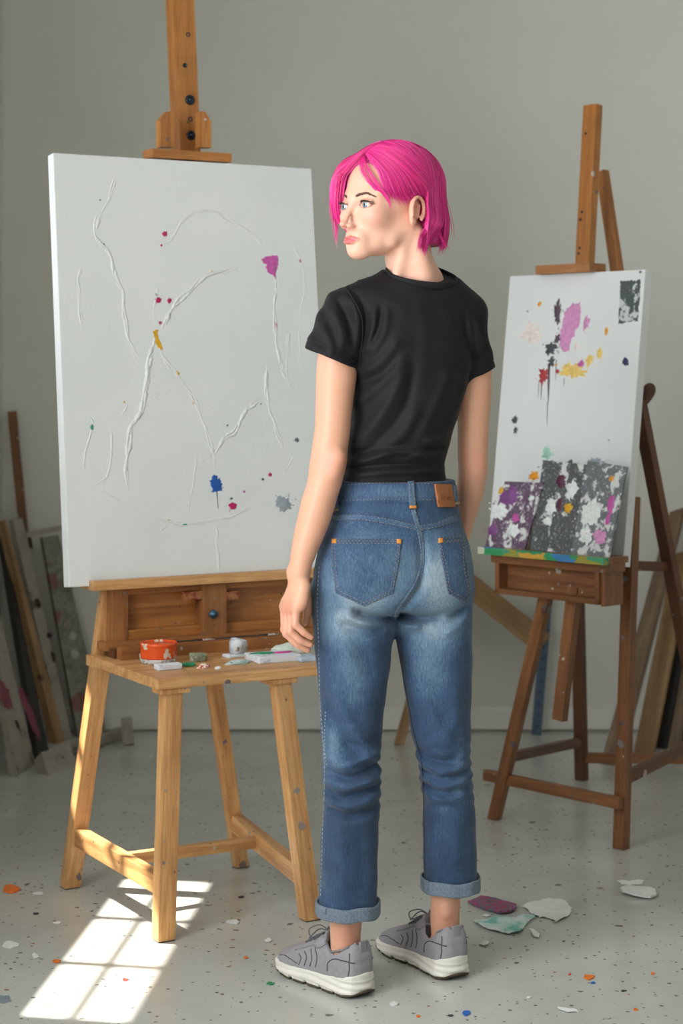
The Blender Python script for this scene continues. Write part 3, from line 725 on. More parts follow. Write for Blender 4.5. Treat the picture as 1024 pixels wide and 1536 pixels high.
# lower stretchers
A, B_ = PL(727, 1162, fL+rn*.02, rn), PL(931, 1205, fL+rn*.02, rn)
beam('stretcher', A, B_, .030, .018, up, M_dark, re, .002)
A = fL.lerp(tL, .29); B_ = fB.lerp(tB, .22); beam('stretcher', A, B_, .026, .02, up, M_darker, re, .002)
fO = G(1075, 1215); tO = P(957, 600, 5.02)
beam('strut', fO-(tO-fO).normalized()*.04, tO, .036, .026, g1, M_darker, re, .002, cut0=.001)
A = fR.lerp(tR, .195); B_ = fO.lerp(tO, .18); beam('stretcher', A, B_, .030, .02, up, M_darker, re, .002)
A = fB.lerp(tB, .13); B_ = A+(P(1050, 1165, 5.6)-A)*1.0; B_.z = A.z-.01; beam('stretcher', A, B_, .030, .02, up, M_dark, re, .002)
A = P(940, 848, 5.0); B_ = P(1000, 850, 5.1); beam('stretcher', A, B_, .026, .02, up, M_darker, re, .002)
# upper mast, prop and top clamp
mt0 = P(868, 470, 5.10); mt1 = P(888, 158, 5.04); dm = (mt1-mt0)
rm0 = rBR-g1*.22+rz*.02-rn*.055; rm1 = P(889, 158, 5.07)
rmast = beam('mast', P(852, 880, 4.96), rm1, .046, .028, g1, M_oak, re, .003)
beam('prop', P(957, 620, 5.05), P(903, 257, 5.18), .030, .024, g1, M_oak, re, .002)
A = PL(812, 402, rm1+rn*.05, rn); A = P(812, 402, 4.985); B_ = A+g1*.118
hh = P(845, 402, 4.96)
A = pr_(830, 405); 
ca = RM @ Vector((pr_(812, 412).x, -.022, RH+.009)); cb_ = RM @ Vector((pr_(893, 404).x, -.022, RH+.009))
beam('top_clamp', ca-rn*.03, cb_-rn*.03, .024, .07, up, M_box, re, .002)
for (px, py) in ((872.5, 318), (869, 372), (870, 329), (867.5, 380), (878, 200)):
    n_ = (rn-(rm1-P(852, 880, 4.96)).normalized()*rn.dot((rm1-P(852, 880, 4.96)).normalized())).normalized()
    c = PL(px, py, rm1+n_*.0142, n_); Mk = frame(c, c+n_, up); V, Fc = lathe([(.004, -.001), (.004, .0006), (.001, .0008)], 12); mk('mast_screw', V, Fc, M_steel, rmast, True, Mk)
# wooden wing knob on the strut
kc = P(971, 592, 5.02); bm = bmesh.new(); bmesh.ops.create_uvsphere(bm, u_segments=24, v_segments=14, radius=1)
for v in bm.verts: v.co = Vector((v.co.x*.017*(1+.35*v.co.z), v.co.y*.011, v.co.z*.033))
Mk = Matrix.Translation(kc) @ Matrix.Rotation(.35, 4, 'Y'); mkbm('wing_knob', bm, M_darker, re, True, Mk)
mb = MB(); mb.tube([kc, P(958, 600, 5.03)], .006, 10); mb.build('knob_bolt', M_steel, re)

# small painted panels leaning on the canvas, feet on the ledge
def panel_mat(name, dark, pts_seed, thr=.52, tint=(206, 208, 206)):
    m, nt, b = new_mat(name); co = objco(nt)
    n = noise(nt, co, 26, 6, .68, .3); col = ramp(nt, n, [(0, rgb(dark)), (thr, rgb([c*1.5 for c in dark])), (thr+.015, rgb(tint))], 'LINEAR').outputs[0]
    n2 = noise(nt, co, 140, 3, .7); col = mix(nt, math_(nt, 'MULTIPLY', ramp(nt, n2, [(.58, (0, 0, 0)), (.62, (1, 1, 1))]).outputs[0], .5), col, rgb((190, 190, 186)))
    nt.links.new(col, b.inputs['Base Color']); b.inputs['Roughness'].default_value = .55; bump(nt, b, n, .3, .001); return m
def small_panel(quad, lab, mat, dls, off):
    """quad: pixel corners (TL, TR, BR, BL) ; leaning between ledge and canvas"""
    base = Rp(quad[2][0], quad[2][1], -.012-off); 
    bz = lz1+.0002
    bL, bR = G(*quad[3], bz), G(*quad[2], bz)
    l3 = math.radians(14); z_ = (up*math.cos(l3)-rn*math.sin(l3)).normalized()
    xa = (bR-bL); xa.z = 0; mid = (bL+bR)/2
    # keep the foot of the panel on the ledge
    dep = (RQ-mid).dot(rn); mid += rn*(dep-(.035+off)); wd = xa.length
    x_ = g1; y_ = z_.cross(x_); y_ = -y_ if y_.dot(rn) > 0 else y_
    M = Matrix((x_, y_, z_)).transposed().to_4x4(); M.translation = mid; f = plane_map(M)
    loc = [f(*q) for q in quad]; loc[2].z = loc[3].z = 0
    xs = [v.x for v in loc]
    V = [Vector((loc[k].x, 0, loc[k].z)) for k in (3, 2, 1, 0)]+[Vector((loc[k].x, .006, loc[k].z)) for k in (3, 2, 1, 0)]
    Fc = [(0, 1, 2, 3), (7, 6, 5, 4)]+[(i, i+4, (i+1) % 4+4, (i+1) % 4) for i in range(4)]
    t = thing('small_painting', mid, lab, 'painting', 'small painted panels on the right easel')
    mk('board', V, Fc, mat, t, False, M)
    for i, (x, y, rx, ry, c, s) in enumerate(dls): daub('paint_spot', f, x, y, rx, ry, MP.get(c) or c, t, M, i*3+int(x), .35, s)
purple = paint('paint_purple', (122, 70, 130)); dplum = paint('paint_dark_plum', (86, 36, 62))
small_panel([(757, 722), (814, 724), (788, 812), (729, 806)], 'small dark panel with round purple blot, leftmost of the three on the right easel', panel_mat('purple_black_paint', (66, 50, 66), 1, .56),
    [(764, 745, 15, 14, purple, 3), (751, 736, 3.5, 6, 'yellow', 0), (748, 768, 12, 13, 'white', 5), (773, 777, 6, 6, 'magenta', 2), (739, 795, 9, 8, purple, 3), (770, 795, 9, 10, 'white', 6), (797, 747, 5, 4, 'white', 3)], .002)
small_panel([(814, 690), (880, 697), (860, 818), (797, 812)], 'small charcoal and white panel with plum spots, middle of the three on the right easel', panel_mat('charcoal_white_paint', (54, 56, 58), 2, .57),
    [(841, 722, 8, 10, dplum, 2), (852, 762, 6, 8, 'yellow', 3), (826, 760, 9, 12, 'white', 5), (857, 735, 9, 14, 'white', 6), (839, 757, 5, 10, dplum, 2), (821, 782, 7, 7, 'white', 4)], .010)
small_panel([(881, 691), (940, 700), (914, 825), (858, 819)], 'small grey and white panel with pink splashes, rightmost of the three on the right easel', panel_mat('grey_black_paint', (70, 74, 76), 3, .54),
    [(886, 770, 14, 22, 'white', 6), (916, 757, 6, 14, 'magenta', 3), (911, 780, 4, 8, 'magenta', 2), (878, 803, 10, 14, 'white', 3), (899, 805, 10, 12, 'pink', 5), (879, 800, 3, 5, 'orange', 2), (917, 718, 4, 4, 'orange', 1)], .001)
# ================================================================== BOARDS LEANING AT THE LEFT
def lean_quad(name, BL, BR, TL, TR, th, mat, par=None, edge=None, rag=0.0):
    """slab through four world points (made planar), thickness goes away from the viewer; local x right, z up, -y front"""
    x = (BR-BL).normalized(); z = (TL-BL); n = x.cross(z).normalized()
    if n.y < 0: n = -n
    z = n.cross(x); z = -z if z.z < 0 else z
    M = Matrix((x, n, z)).transposed().to_4x4(); M.translation = BL; Mi = M.inverted()
    q = [Mi@v for v in (BL, BR, TR, TL)]
    pts = []
    rr = random.Random(int(abs(BL.x)*1e4))
    for i in range(4):
        a, c = q[i], q[(i+1) % 4]; k = max(1, int((c-a).length/.02)) if rag else 1
        for j in range(k):
            p = a.lerp(c, j/k)
            if rag and j: p = p+Vector((rr.uniform(-rag, rag), 0, rr.uniform(-rag, rag)))
            pts.append(p)
    n_ = len(pts)
    V = [Vector((p.x, 0, p.z)) for p in pts]+[Vector((p.x, th, p.z)) for p in pts]
    Fc = [tuple(range(n_)), tuple(range(2*n_-1, n_-1, -1))]+[(i, i+n_, (i+1) % n_+n_, (i+1) % n_) for i in range(n_)]
    o = mk(name, V, Fc, mat, par, False, M)
    return o, M
M_oldwhite, nt, b = new_mat('chipped_white_board'); co = objco(nt); n = noise(nt, co, 14, 6, .7)
col = ramp(nt, n, [(0, rgb((70, 58, 46))), (.36, rgb((96, 82, 68))), (.40, rgb((140, 133, 122))), (.7, rgb((160, 154, 143)))]).outputs[0]
nt.links.new(col, b.inputs['Base Color']); b.inputs['Roughness'].default_value = .7; bump(nt, b, n, .3)
M_tan = wood('tan_lumber', (124, 92, 60), (158, 124, 86), (182, 150, 110), .6, 18, .05, blotch=.4)
M_greylum = wood('grey_brown_lumber', (92, 74, 56), (122, 100, 78), (146, 124, 98), .65, 18, .05, blotch=.5)
M_blkboard = wood('blackened_board', (22, 20, 19), (34, 31, 29), (48, 44, 40), .6, 18, .04, blotch=.4)
M_murky, nt, b = new_mat('murky_painting'); co = objco(nt); n = noise(nt, co, 9, 6, .7, .8)
col = ramp(nt, n, [(.25, rgb((60, 66, 60))), (.42, rgb((104, 108, 92))), (.5, rgb((128, 126, 112))), (.58, rgb((88, 96, 84))), (.66, rgb((150, 132, 110))), (.74, rgb((60, 84, 96)))]).outputs[0]
mk_, cc = flecks(nt, co, 16, .3, .6, [(0, rgb((170, 168, 150))), (.5, rgb((120, 60, 56))), (.75, rgb((60, 96, 120)))]); col = mix(nt, math_(nt, 'MULTIPLY', mk_, .7), col, cc)
nt.links.new(col, b.inputs['Base Color']); b.inputs['Roughness'].default_value = .55; bump(nt, b, n, .3)

def board(label, bl, br, tl, tr, Yt, th, mat, name='leaning_board', cat='board', edge=None, rag=0.0, ybot=None, group=None, kids=None):
    BL, BR = G(*bl), G(*br); TL, TR = P(tl[0], tl[1], Yt), P(tr[0], tr[1], Yt)
    t = thing(name, (BL+BR)/2, label, cat, group)
    o, M = lean_quad('face' if edge else 'plank', BL, BR, TL, TR, th, mat, t, rag=rag)
    if edge:
        for (a, c) in edge:      # side battens on the face rim: pairs of (side, width)
            Mi = M.inverted(); q = {'l': (BL, TL), 'r': (BR, TR), 't': (TL, TR)}[a]
            A, B_ = q
            beam('frame_batten', A-M.to_3x3()@Vector((0, -.0, 0))+M.to_3x3()@Vector((0, th+c*.5, 0)), B_+M.to_3x3()@Vector((0, th+c*.5, 0)), c, c, M.to_3x3()@Vector((1, 0, 0)), M_tan, t, .002)
    if kids: kids(t, M)
    return t, M
def kid_blots(lst):
    def f(t, M):
        g = plane_map(M)
        for i, (x, y, rx, ry, c) in enumerate(lst): daub('paint_spot', g, x, y, rx, ry, MP[c] if isinstance(c, str) else c, t, M, i*9+int(y), .35, 2)
    return f
M_blotc = paint('dull_crimson', (120, 30, 62))
M_hole = plain('chipped_hole', (52, 40, 32), .9)
board('white board with a crimson blot leaning lowest in the left corner', (24, 1166), (53, 1147), (-22, 838), (6, 830), 6.1, .022, M_oldwhite, kids=kid_blots([(9, 1045, 8, 17, M_blotc), (44, 1068, 6, 30, M_blotc), (26, 1087, 3, 6, M_hole)]), rag=.002)
board('dark blackened board between the crimson-blotted board and the tan-edged one', (58, 1140), (74, 1130), (3, 800), (24, 795), 6.26, .02, M_blkboard)
board('tan wooden plank edge of a tall stretcher leaning in the left corner', (85, 1116), (98, 1112), (6, 781), (18, 776), 6.20, .03, M_tan)
board('tall chipped white board leaning just right of the tan plank', (95, 1112), (108, 1108), (19, 779), (77, 764), 6.27, .018, M_oldwhite, kids=kid_blots([(57, 905, 5, 7, M_hole), (74, 953, 4, 5, M_hole), (45, 812, 3, 12, M_hole), (80, 985, 3, 10, M_hole)]), rag=.002)
t_, M_ = board('murky green abstract painting leaning behind the large easel', (117, 1106), (160, 1101), (63, 806), (95, 800), 6.31, .02, M_murky, 'leaning_painting', 'painting')
# pale batten across the tops
A, B_ = P(37, 803, 6.24), P(93, 792, 6.27)
o = beam('wood_batten', A, B_, .017, .02, up, M_oldwhite, None, .002); tag(o, 'short pale chipped batten lying across the tops of the leaning boards', 'batten')
A = G(58, 1125); A.y = 6.15; A.z = .01
o = beam('wooden_pole', P(60, 1050, 6.30), P(18, 617, 6.345), .030, .02, Vector((1, 0, 0)), M_dark, None, .002)
o2 = o; tag(o, 'thin brown wooden pole rising above the boards in the left corner', 'pole')
# blocks on the floor
BL, BR = G(72, 1164), G(113, 1148)
t = thing('board_offcut', (BL+BR)/2, 'white chipped offcut tilted on the floor at the foot of the boards', 'offcut')
TL, TR = P(62, 1128, BL.y+.08), P(106, 1113, BR.y+.08)
lean_quad('slab', BL, BR, TL, TR, .035, M_oldwhite, t, rag=.003)
A, B_ = G(112, 1133), G(188, 1106); A.z = B_.z = .022
t = thing('stretcher_bar', (A+B_)/2, 'white painted bar with an upright end block on the floor left of the easel leg', 'bar')
beam('bar', A, B_, .03, .03, up, M_oldwhite, t, .003)
M_groove = plain('teal_grey_stripe', (96, 116, 116), .6)
o = beam('painted_stripe', A+Vector((.0, -.0155, .002)), B_+Vector((0, -.0155, .002)), .006, .002, up, M_groove, t, 0)
C_ = G(193, 1118); beam('end_block', Vector((C_.x, C_.y, .0)), Vector((C_.x-.012, C_.y+.03, .085)), .035, .03, Vector((1, 0, 0)), M_oldwhite, t, .008)

# ================================================================== PLANKS LEANING AT THE RIGHT
GR = 'planks stacked against the wall at the right'
board('long tan plank leaning farthest left of the right-hand stack', (900, 1146), (927, 1150), (1004, 768), (1030, 768), 6.3, .022, M_greylum, 'wood_plank', 'plank', group=GR)
board('wide light tan plank leaning in front of the right-hand stack', (950, 1128), (978, 1131), (1010, 830), (1043, 832), 6.3, .02, M_tan, 'wood_plank', 'plank', group=GR)
board('black painted plank leaning between the tan and brown planks at right', (981, 1122), (998, 1124), (1046, 780), (1064, 780), 6.33, .02, M_blkboard, 'wood_plank', 'plank', group=GR)
board('narrow brown plank leaning near the right picture edge behind the strut', (1000, 1128), (1016, 1130), (1060, 790), (1078, 790), 6.3, .02, M_greylum, 'wood_plank', 'plank', group=GR)
board('dark plank at the far right edge of the plank stack', (1019, 1118), (1040, 1120), (1082, 790), (1110, 790), 6.34, .02, M_blkboard, 'wood_plank', 'plank', group=GR)

# folded wooden stand behind the person: slanting board, metal strip and leg
t = thing('folding_stand', G(807, 1104), 'folded timber stand with a slanting pale board and metal strip, by the back wall', 'stand')
A, B_ = P(600, 795, 6.20), P(814, 965, 6.26)
beam('slanting_board', A, B_, .075, .035, Vector((.6, 0, 1)), M_tan, t, .003)
A, B_ = G(805, 1105), P(822, 880, 6.33); A.y = 6.29; A.z = 0.001
st = beam('metal_strip', A, B_, .034, .006, Vector((1, 0, 0)), plain('galvanised_steel', (92, 110, 128), .4, .7), t, .001)
dz = (B_-A).normalized(); fn_ = frame(A, B_, Vector((1, 0, 0))).to_3x3() @ Vector((0, 1, 0)); fn_ = fn_ if fn_.y < 0 else -fn_
for k in range(12):
    c = A+dz*(.03+k*.038)+fn_*.0031; Mk = frame(c, c+fn_, up); V, Fc = lathe([(.0035, -.001), (.0035, .0004), (.0005, .0005)], 10); mk('hole', V, Fc, M_oldwhite if k > 8 else M_steel, st, False, Mk)
ft = G(598, 1117); beam('leg', ft, P(664, 880, 6.22), .034, .03, Vector((1, 0, 0)), M_tan, t, .003, cut0=.0)

# ================================================================== BITS ON THE FLOOR
def floor_poly(name, pts, mat, label, cat, z=.0012, th=.0012, seed=1, curl=.002, jit=2e-3):
    W = [G(x, y) for x, y in pts]; rr = random.Random(seed); out = []
    for i in range(len(W)):
        a, c = W[i], W[(i+1) % len(W)]; k = max(1, int((c-a).length/.006))
        for j in range(k): q = a.lerp(c, j/k); out.append(Vector((q.x+rr.uniform(-jit, jit), q.y+rr.uniform(-jit, jit)*1.3, 0)))
    cen = sum(out, Vector())/len(out); n = len(out); L = cen.copy()
    rings = []
    for s in (.35, .7, 1.0): rings.append([cen+(q-cen)*s for q in out])
    V = [cen]+[q for r_ in rings for q in r_]
    V = [Vector((v.x, v.y, z+th+curl*(.5+mnoise.noise(v*22+Vector((seed, 0, 0)))))) for v in V]
    Fc = [(0, 1+k, 1+(k+1) % n) for k in range(n)]
    for r_ in range(2):
        for k in range(n): k2 = (k+1) % n; Fc.append((1+r_*n+k, 1+(r_+1)*n+k, 1+(r_+1)*n+k2, 1+r_*n+k2))
    m0 = len(V); V += [Vector((v.x, v.y, max(.0003, v.z-th))) for v in V[1+2*n:1+3*n]]
    for k in range(n): k2 = (k+1) % n; Fc.append((1+2*n+k, m0+k, m0+k2, 1+2*n+k2))
    Fc.append(tuple(m0+k for k in range(n))[::-1])
    o = mk(name, [v-L for v in V], Fc, mat, None, False, Matrix.Translation(L)); return tag(o, label, cat)
def z6(pts): return [(660+x/2.813, 1280+y/2.813) for x, y in pts]
M_paper = plain('torn_white_paper', (214, 216, 212), .8, var=.05, nscale=40, bmp=.3)
M_tealpap, nt, b = new_mat('teal_stained_paper'); co = objco(nt); n = noise(nt, co, 22, 4, .6)
nt.links.new(ramp(nt, n, [(.40, rgb((204, 212, 208))), (.52, rgb((180, 204, 198))), (.62, rgb((110, 176, 166)))]).outputs[0], b.inputs['Base Color']); b.inputs['Roughness'].default_value = .75
M_chip, nt, b = new_mat('crusted_chip'); co = objco(nt); n = noise(nt, co, 26, 4, .6)
nt.links.new(ramp(nt, n, [(0, rgb((76, 78, 92))), (.44, rgb((150, 60, 104))), (.52, rgb((96, 96, 112))), (.6, rgb((140, 52, 90)))], 'CONSTANT').outputs[0], b.inputs['Base Color']); b.inputs['Roughness'].default_value = .5; bump(nt, b, n, .5)
floor_poly('painted_chip', z6([(118, 216), (170, 194), (240, 205), (310, 225), (322, 240), (300, 258), (250, 262), (180, 240)]), M_chip, 'crimson and grey crusted paint chip on the floor beside the right heel', 'paint chip', .003, .005, 3, .002, 1e-3)
floor_poly('paper_scrap', z6([(345, 230), (400, 212), (460, 200), (530, 215), (555, 240), (545, 270), (515, 285), (490, 300), (465, 278), (440, 275), (420, 282), (395, 262)]), M_paper, 'largest torn white paper scrap on the floor, right of the crusted chip', 'paper scrap', seed=4, curl=.006)
floor_poly('paper_scrap', z6([(140, 290), (230, 278), (320, 285), (350, 265), (400, 264), (398, 275), (370, 300), (340, 340), (290, 347), (230, 335), (180, 320)]), M_tealpap, 'teal-stained torn paper scrap on the floor in front of the crusted chip', 'paper scrap', seed=5, curl=.006)
floor_poly('paper_scrap', z6([(375, 328), (392, 330), (420, 352), (415, 362), (395, 358)]), M_paper, 'small curled white paper shred below the teal-stained scrap', 'paper scrap', seed=6, curl=.006, jit=8e-4)
floor_poly('paper_scrap', z6([(163, 388), (178, 374), (203, 375), (205, 388), (185, 397)]), M_paper, 'small white paper bit nearest the right shoe', 'paper scrap', seed=7, curl=.004, jit=8e-4)
floor_poly('paper_scrap', z6([(178, 266), (195, 262), (212, 265), (195, 273)]), M_paper, 'tiny white paper bit between the chip and the teal-stained scrap', 'paper scrap', seed=8, jit=6e-4)
floor_poly('paper_scrap', z6([(760, 165), (790, 152), (850, 153), (905, 170), (912, 185), (890, 198), (820, 190), (770, 180)]), M_paper, 'oval white scrap with a raised edge near the right picture edge', 'paper scrap', .004, .004, 9, .006, 8e-4)
floor_poly('paper_scrap', z6([(742, 122), (770, 122), (800, 126), (835, 120), (860, 124), (850, 134), (800, 138), (765, 134)]), M_paper, 'narrow white paper sliver just behind the oval scrap', 'paper scrap', seed=10, curl=.004)
floor_poly('paper_scrap', z6([(495, 655), (530, 660), (580, 665), (582, 675), (540, 672), (505, 663)]), M_paper, 'thin white paper sliver low in the lower right of the floor', 'paper scrap', seed=11)
M_o = paint('dried_orange', (226, 116, 34)); M_b2 = paint('dried_blue', (30, 100, 180)); M_g2 = paint('dried_green', (24, 136, 84)); M_r2 = paint('dried_red', (206, 60, 56))
M_grime = plain('grey_smear', (120, 132, 142), .6); M_drk = plain('dried_dark_paint', (58, 56, 58), .5)
fl = [(16, 1336, 13, 6, M_o, 'large orange paint fleck near the left edge of the floor', .004), (85, 1443, 6, 2.6, M_o, 'orange paint fleck at the left rim of the sun patch', .002),
      (188, 1470, 5, 3, M_r2, 'red paint fleck inside the sun patch', .001), (406, 1476, 7, 2.5, M_g2, 'green paint fleck left of the left shoe', .001),
      (883, 1467, 10, 4, M_o, 'ragged orange paint fleck in the lower right floor', .002), (889, 1475, 4, 1.6, M_b2, 'small blue fleck touching the ragged orange one', .001),
      (699, 1521, 6, 4, M_b2, 'bright blue paint fleck at the bottom right of the shoes', .002), (627, 1525, 3.5, 2, M_o, 'orange fleck at the bottom between the shoes', .001),
      (591, 1507, 9, 3, M_paper, 'white paint fleck at the bottom right of the left shoe', .002), (402, 1412, 6, 3, M_paper, 'pale fleck on the floor left of the left shoe toe', .002),
      (350, 1384, 10, 3.5, M_paper, 'white paint crust right of the front easel leg', .002), (53, 1435, 6, 4, M_paper, 'white fleck left of the sun patch', .002),
      (15, 1418, 15, 6, M_paper, 'broad white paint crust at the left edge of the floor', .001), (57, 1341, 9, 2.4, M_paper, 'thin white crust right of the large orange fleck', .001),
      (6, 1499, 14, 7, M_grime, 'blue-grey smear at the lower left corner of the floor', .0004), (368, 1437, 3.5, 2, M_o, 'small orange fleck between the sun patch and left shoe', .001),
      (979, 1461, 3.5, 2, M_o, 'small orange fleck near the right picture edge', .001), (953, 1515, 3.5, 2, M_o, 'small orange fleck at the lower right corner area', .001),
      (86, 1385, 7, 2.2, M_paper, 'thin white crust above the left rim of the sun patch', .001), (361, 1346, 5, 1.8, M_drk, 'dark fleck behind the far right rim of the sun patch', .001),
      (53, 1371, 4.5, 1.8, M_drk, 'dark paint fleck under the thin white crust at left', .001), (854, 1462, 2.6, 1.6, M_r2, 'tiny red fleck left of the ragged orange one', .001),
      (935, 1487, 4, 1.8, M_drk, 'dark fleck in the lower right floor', .001), (675, 1524, 4, 1.8, M_drk, 'dark fleck left of the bright blue one', .001), (793, 1497, 4, 1.5, M_paper, 'tiny white fleck in the middle of the lower right floor', .001)]
for i, (x, y, rx, ry, m, lab, th) in enumerate(fl):
    rr = random.Random(i); pts = [(x+rx*math.cos(a*math.pi/6)*(rr.uniform(.6, 1.15)), y+ry*math.sin(a*math.pi/6)*(rr.uniform(.6, 1.15))) for a in range(12)]
    floor_poly('paint_fleck', pts, m, lab, 'paint fleck', .0004, th, i, th*.5, 7e-4)
# ================================================================== IMPLICIT MODELLING
f4 = np.float32
def smin(a, b, k):
    if k <= 0: return np.minimum(a, b)
    h = np.maximum(k-np.abs(a-b), 0)/k; return np.minimum(a, b)-h*h*k*.25
def smax(a, b, k): return -smin(-a, -b, k)
class Field:
    def __init__(s, xs, ys, zs):
        s.xs, s.ys, s.zs = [np.asarray(a, f4) for a in (xs, ys, zs)]
        s.V = np.full((len(s.xs), len(s.ys), len(s.zs)), .5, f4)
    def sl(s, lo, hi):
        r = []
        for a, l, h in zip((s.xs, s.ys, s.zs), lo, hi):
            i0, i1 = np.searchsorted(a, l), np.searchsorted(a, h)
            r.append(slice(max(0, i0-1), min(len(a), i1+1)))
        return tuple(r)
    def co(s, sl): return s.xs[sl[0]][:, None, None], s.ys[sl[1]][None, :, None], s.zs[sl[2]][None, None, :]
    def op(s, fn, lo, hi, k=.01, mode='add'):
        sl = s.sl(lo, hi)
        if any(q.stop <= q.start for q in sl): return
        d = fn(*s.co(sl)); v = s.V[sl]
        if mode == 'add': s.V[sl] = smin(v, d, k)
        elif mode == 'sub': s.V[sl] = smax(v, -d, k)
        elif mode == 'disp': s.V[sl] = v+d
        elif mode == 'int': s.V[sl] = smax(v, d, k)
    def rc(s, a, b, r1, r2, k=.01, mode='add', flat=None):
        a, b = np.array(a, f4), np.array(b, f4); m = max(r1, r2)*1.3+k+.01
        lo, hi = np.minimum(a, b)-m, np.maximum(a, b)+m; ab = b-a; L2 = float(ab@ab)+1e-12
        def fn(X, Y, Z):
            t = np.clip(((X-a[0])*ab[0]+(Y-a[1])*ab[1]+(Z-a[2])*ab[2])/L2, 0, 1)
            dx, dy, dz = X-a[0]-t*ab[0], Y-a[1]-t*ab[1], Z-a[2]-t*ab[2]
            d2 = dx*dx+dy*dy+dz*dz
            if flat is not None:
                n, q = flat; dn = dx*n[0]+dy*n[1]+dz*n[2]; d2 = d2+dn*dn*(1/(q*q)-1)
            return np.sqrt(d2)-(r1+(r2-r1)*t)
        s.op(fn, lo, hi, k, mode)
    def chain(s, pts, rs, k=.004, flat=None):
        for i in range(len(pts)-1): s.rc(pts[i], pts[i+1], rs[i], rs[i+1], k, flat=flat)
    def ell(s, c, r, k=.01, mode='add', R=None):
        """R: 3x3 rows = local axes"""
        c = np.array(c, f4); r = np.array(r, f4); m = float(r.max())+k+.008
        R_ = np.eye(3, dtype=f4) if R is None else np.array(R, f4)
        def fn(X, Y, Z):
            dx, dy, dz = X-c[0], Y-c[1], Z-c[2]
            q = [dx*R_[i, 0]+dy*R_[i, 1]+dz*R_[i, 2] for i in range(3)]
            k0 = np.sqrt(sum((q[i]/r[i])**2 for i in range(3))); k1 = np.sqrt(sum((q[i]/(r[i]*r[i]))**2 for i in range(3)))+1e-6
            return k0*(k0-1)/k1
        s.op(fn, c-m, c+m, k, mode)
    def mesh(s):
        V = s.V; nx, ny, nz = V.shape; S = V < 0
        c = np.zeros((nx-1, ny-1, nz-1), np.uint8)
        for dx in (0, 1):
            for dy in (0, 1):
                for dz in (0, 1): c += S[dx:nx-1+dx, dy:ny-1+dy, dz:nz-1+dz]
        act = (c > 0) & (c < 8); idx = np.argwhere(act).astype(np.int64); n = len(idx)
        ids = np.full(act.shape, -1, np.int32); ids[act] = np.arange(n, dtype=np.int32)
        acc = np.zeros((n, 3)); cnt = np.zeros(n)
        cor = [(a, b, d) for a in (0, 1) for b in (0, 1) for d in (0, 1)]
        for a in cor:
            for ax in range(3):
                if a[ax]: continue
                b = list(a); b[ax] = 1
                va = V[idx[:, 0]+a[0], idx[:, 1]+a[1], idx[:, 2]+a[2]].astype(float); vb = V[idx[:, 0]+b[0], idx[:, 1]+b[1], idx[:, 2]+b[2]].astype(float)
                m = (va < 0) != (vb < 0); t = np.where(m, va/np.where(m, va-vb, 1), 0)
                p = np.array(a, float)[None].repeat(n, 0); p[:, ax] += t
                acc += p*m[:, None]; cnt += m
        fr = acc/cnt[:, None]; out = np.empty((n, 3))
        for ax, A in enumerate((s.xs, s.ys, s.zs)):
            i = idx[:, ax]; out[:, ax] = A[i]+(A[i+1]-A[i])*fr[:, ax]
        Fs = []
        for ax in range(3):
            o1, o2 = [(1, 2), (2, 0), (0, 1)][ax]
            sa = [slice(None)]*3; sb = [slice(None)]*3; sa[ax] = slice(0, -1); sb[ax] = slice(1, None)
            A_, B_ = S[tuple(sa)], S[tuple(sb)]; e = np.argwhere(A_ != B_)
            e = e[(e[:, o1] > 0) & (e[:, o2] > 0) & (e[:, o1] < V.shape[o1]-1) & (e[:, o2] < V.shape[o2]-1)]
            def cell(d1, d2):
                q = e.copy(); q[:, o1] += d1; q[:, o2] += d2; return ids[q[:, 0], q[:, 1], q[:, 2]]
            q = np.stack([cell(-1, -1), cell(0, -1), cell(0, 0), cell(-1, 0)], 1)
            ins = A_[e[:, 0], e[:, 1], e[:, 2]]
            q[~ins] = q[~ins][:, ::-1]; Fs.append(q)
        return out, np.concatenate(Fs)
def np_mesh(name, V, Fc, mat, parent=None, col=None, smooth=True):
    me = bpy.data.meshes.new(name); Fc = np.asarray(Fc, np.int32); V = np.asarray(V, f4)
    nv, nf_, k = len(V), len(Fc), Fc.shape[1]
    L = np.zeros(3) if parent is not None else V.mean(0)
    me.vertices.add(nv); me.vertices.foreach_set('co', (V-L).astype(f4).ravel())
    me.loops.add(nf_*k); me.loops.foreach_set('vertex_index', Fc.ravel())
    me.polygons.add(nf_); me.polygons.foreach_set('loop_start', np.arange(0, nf_*k, k, dtype=np.int32))
    me.polygons.foreach_set('use_smooth', np.ones(nf_, bool) if smooth else np.zeros(nf_, bool))
    me.update(calc_edges=True); me.validate()
    if col is not None:
        ca = me.color_attributes.new('Col', 'FLOAT_COLOR', 'POINT')
        c4 = np.ones((nv, 4), f4); c4[:, :3] = col; ca.data.foreach_set('color', c4.ravel())
    if mat: me.materials.append(mat)
    o = bpy.data.objects.new(name, me)
    return link(o, parent, Matrix.Translation(Vector(L.tolist())))
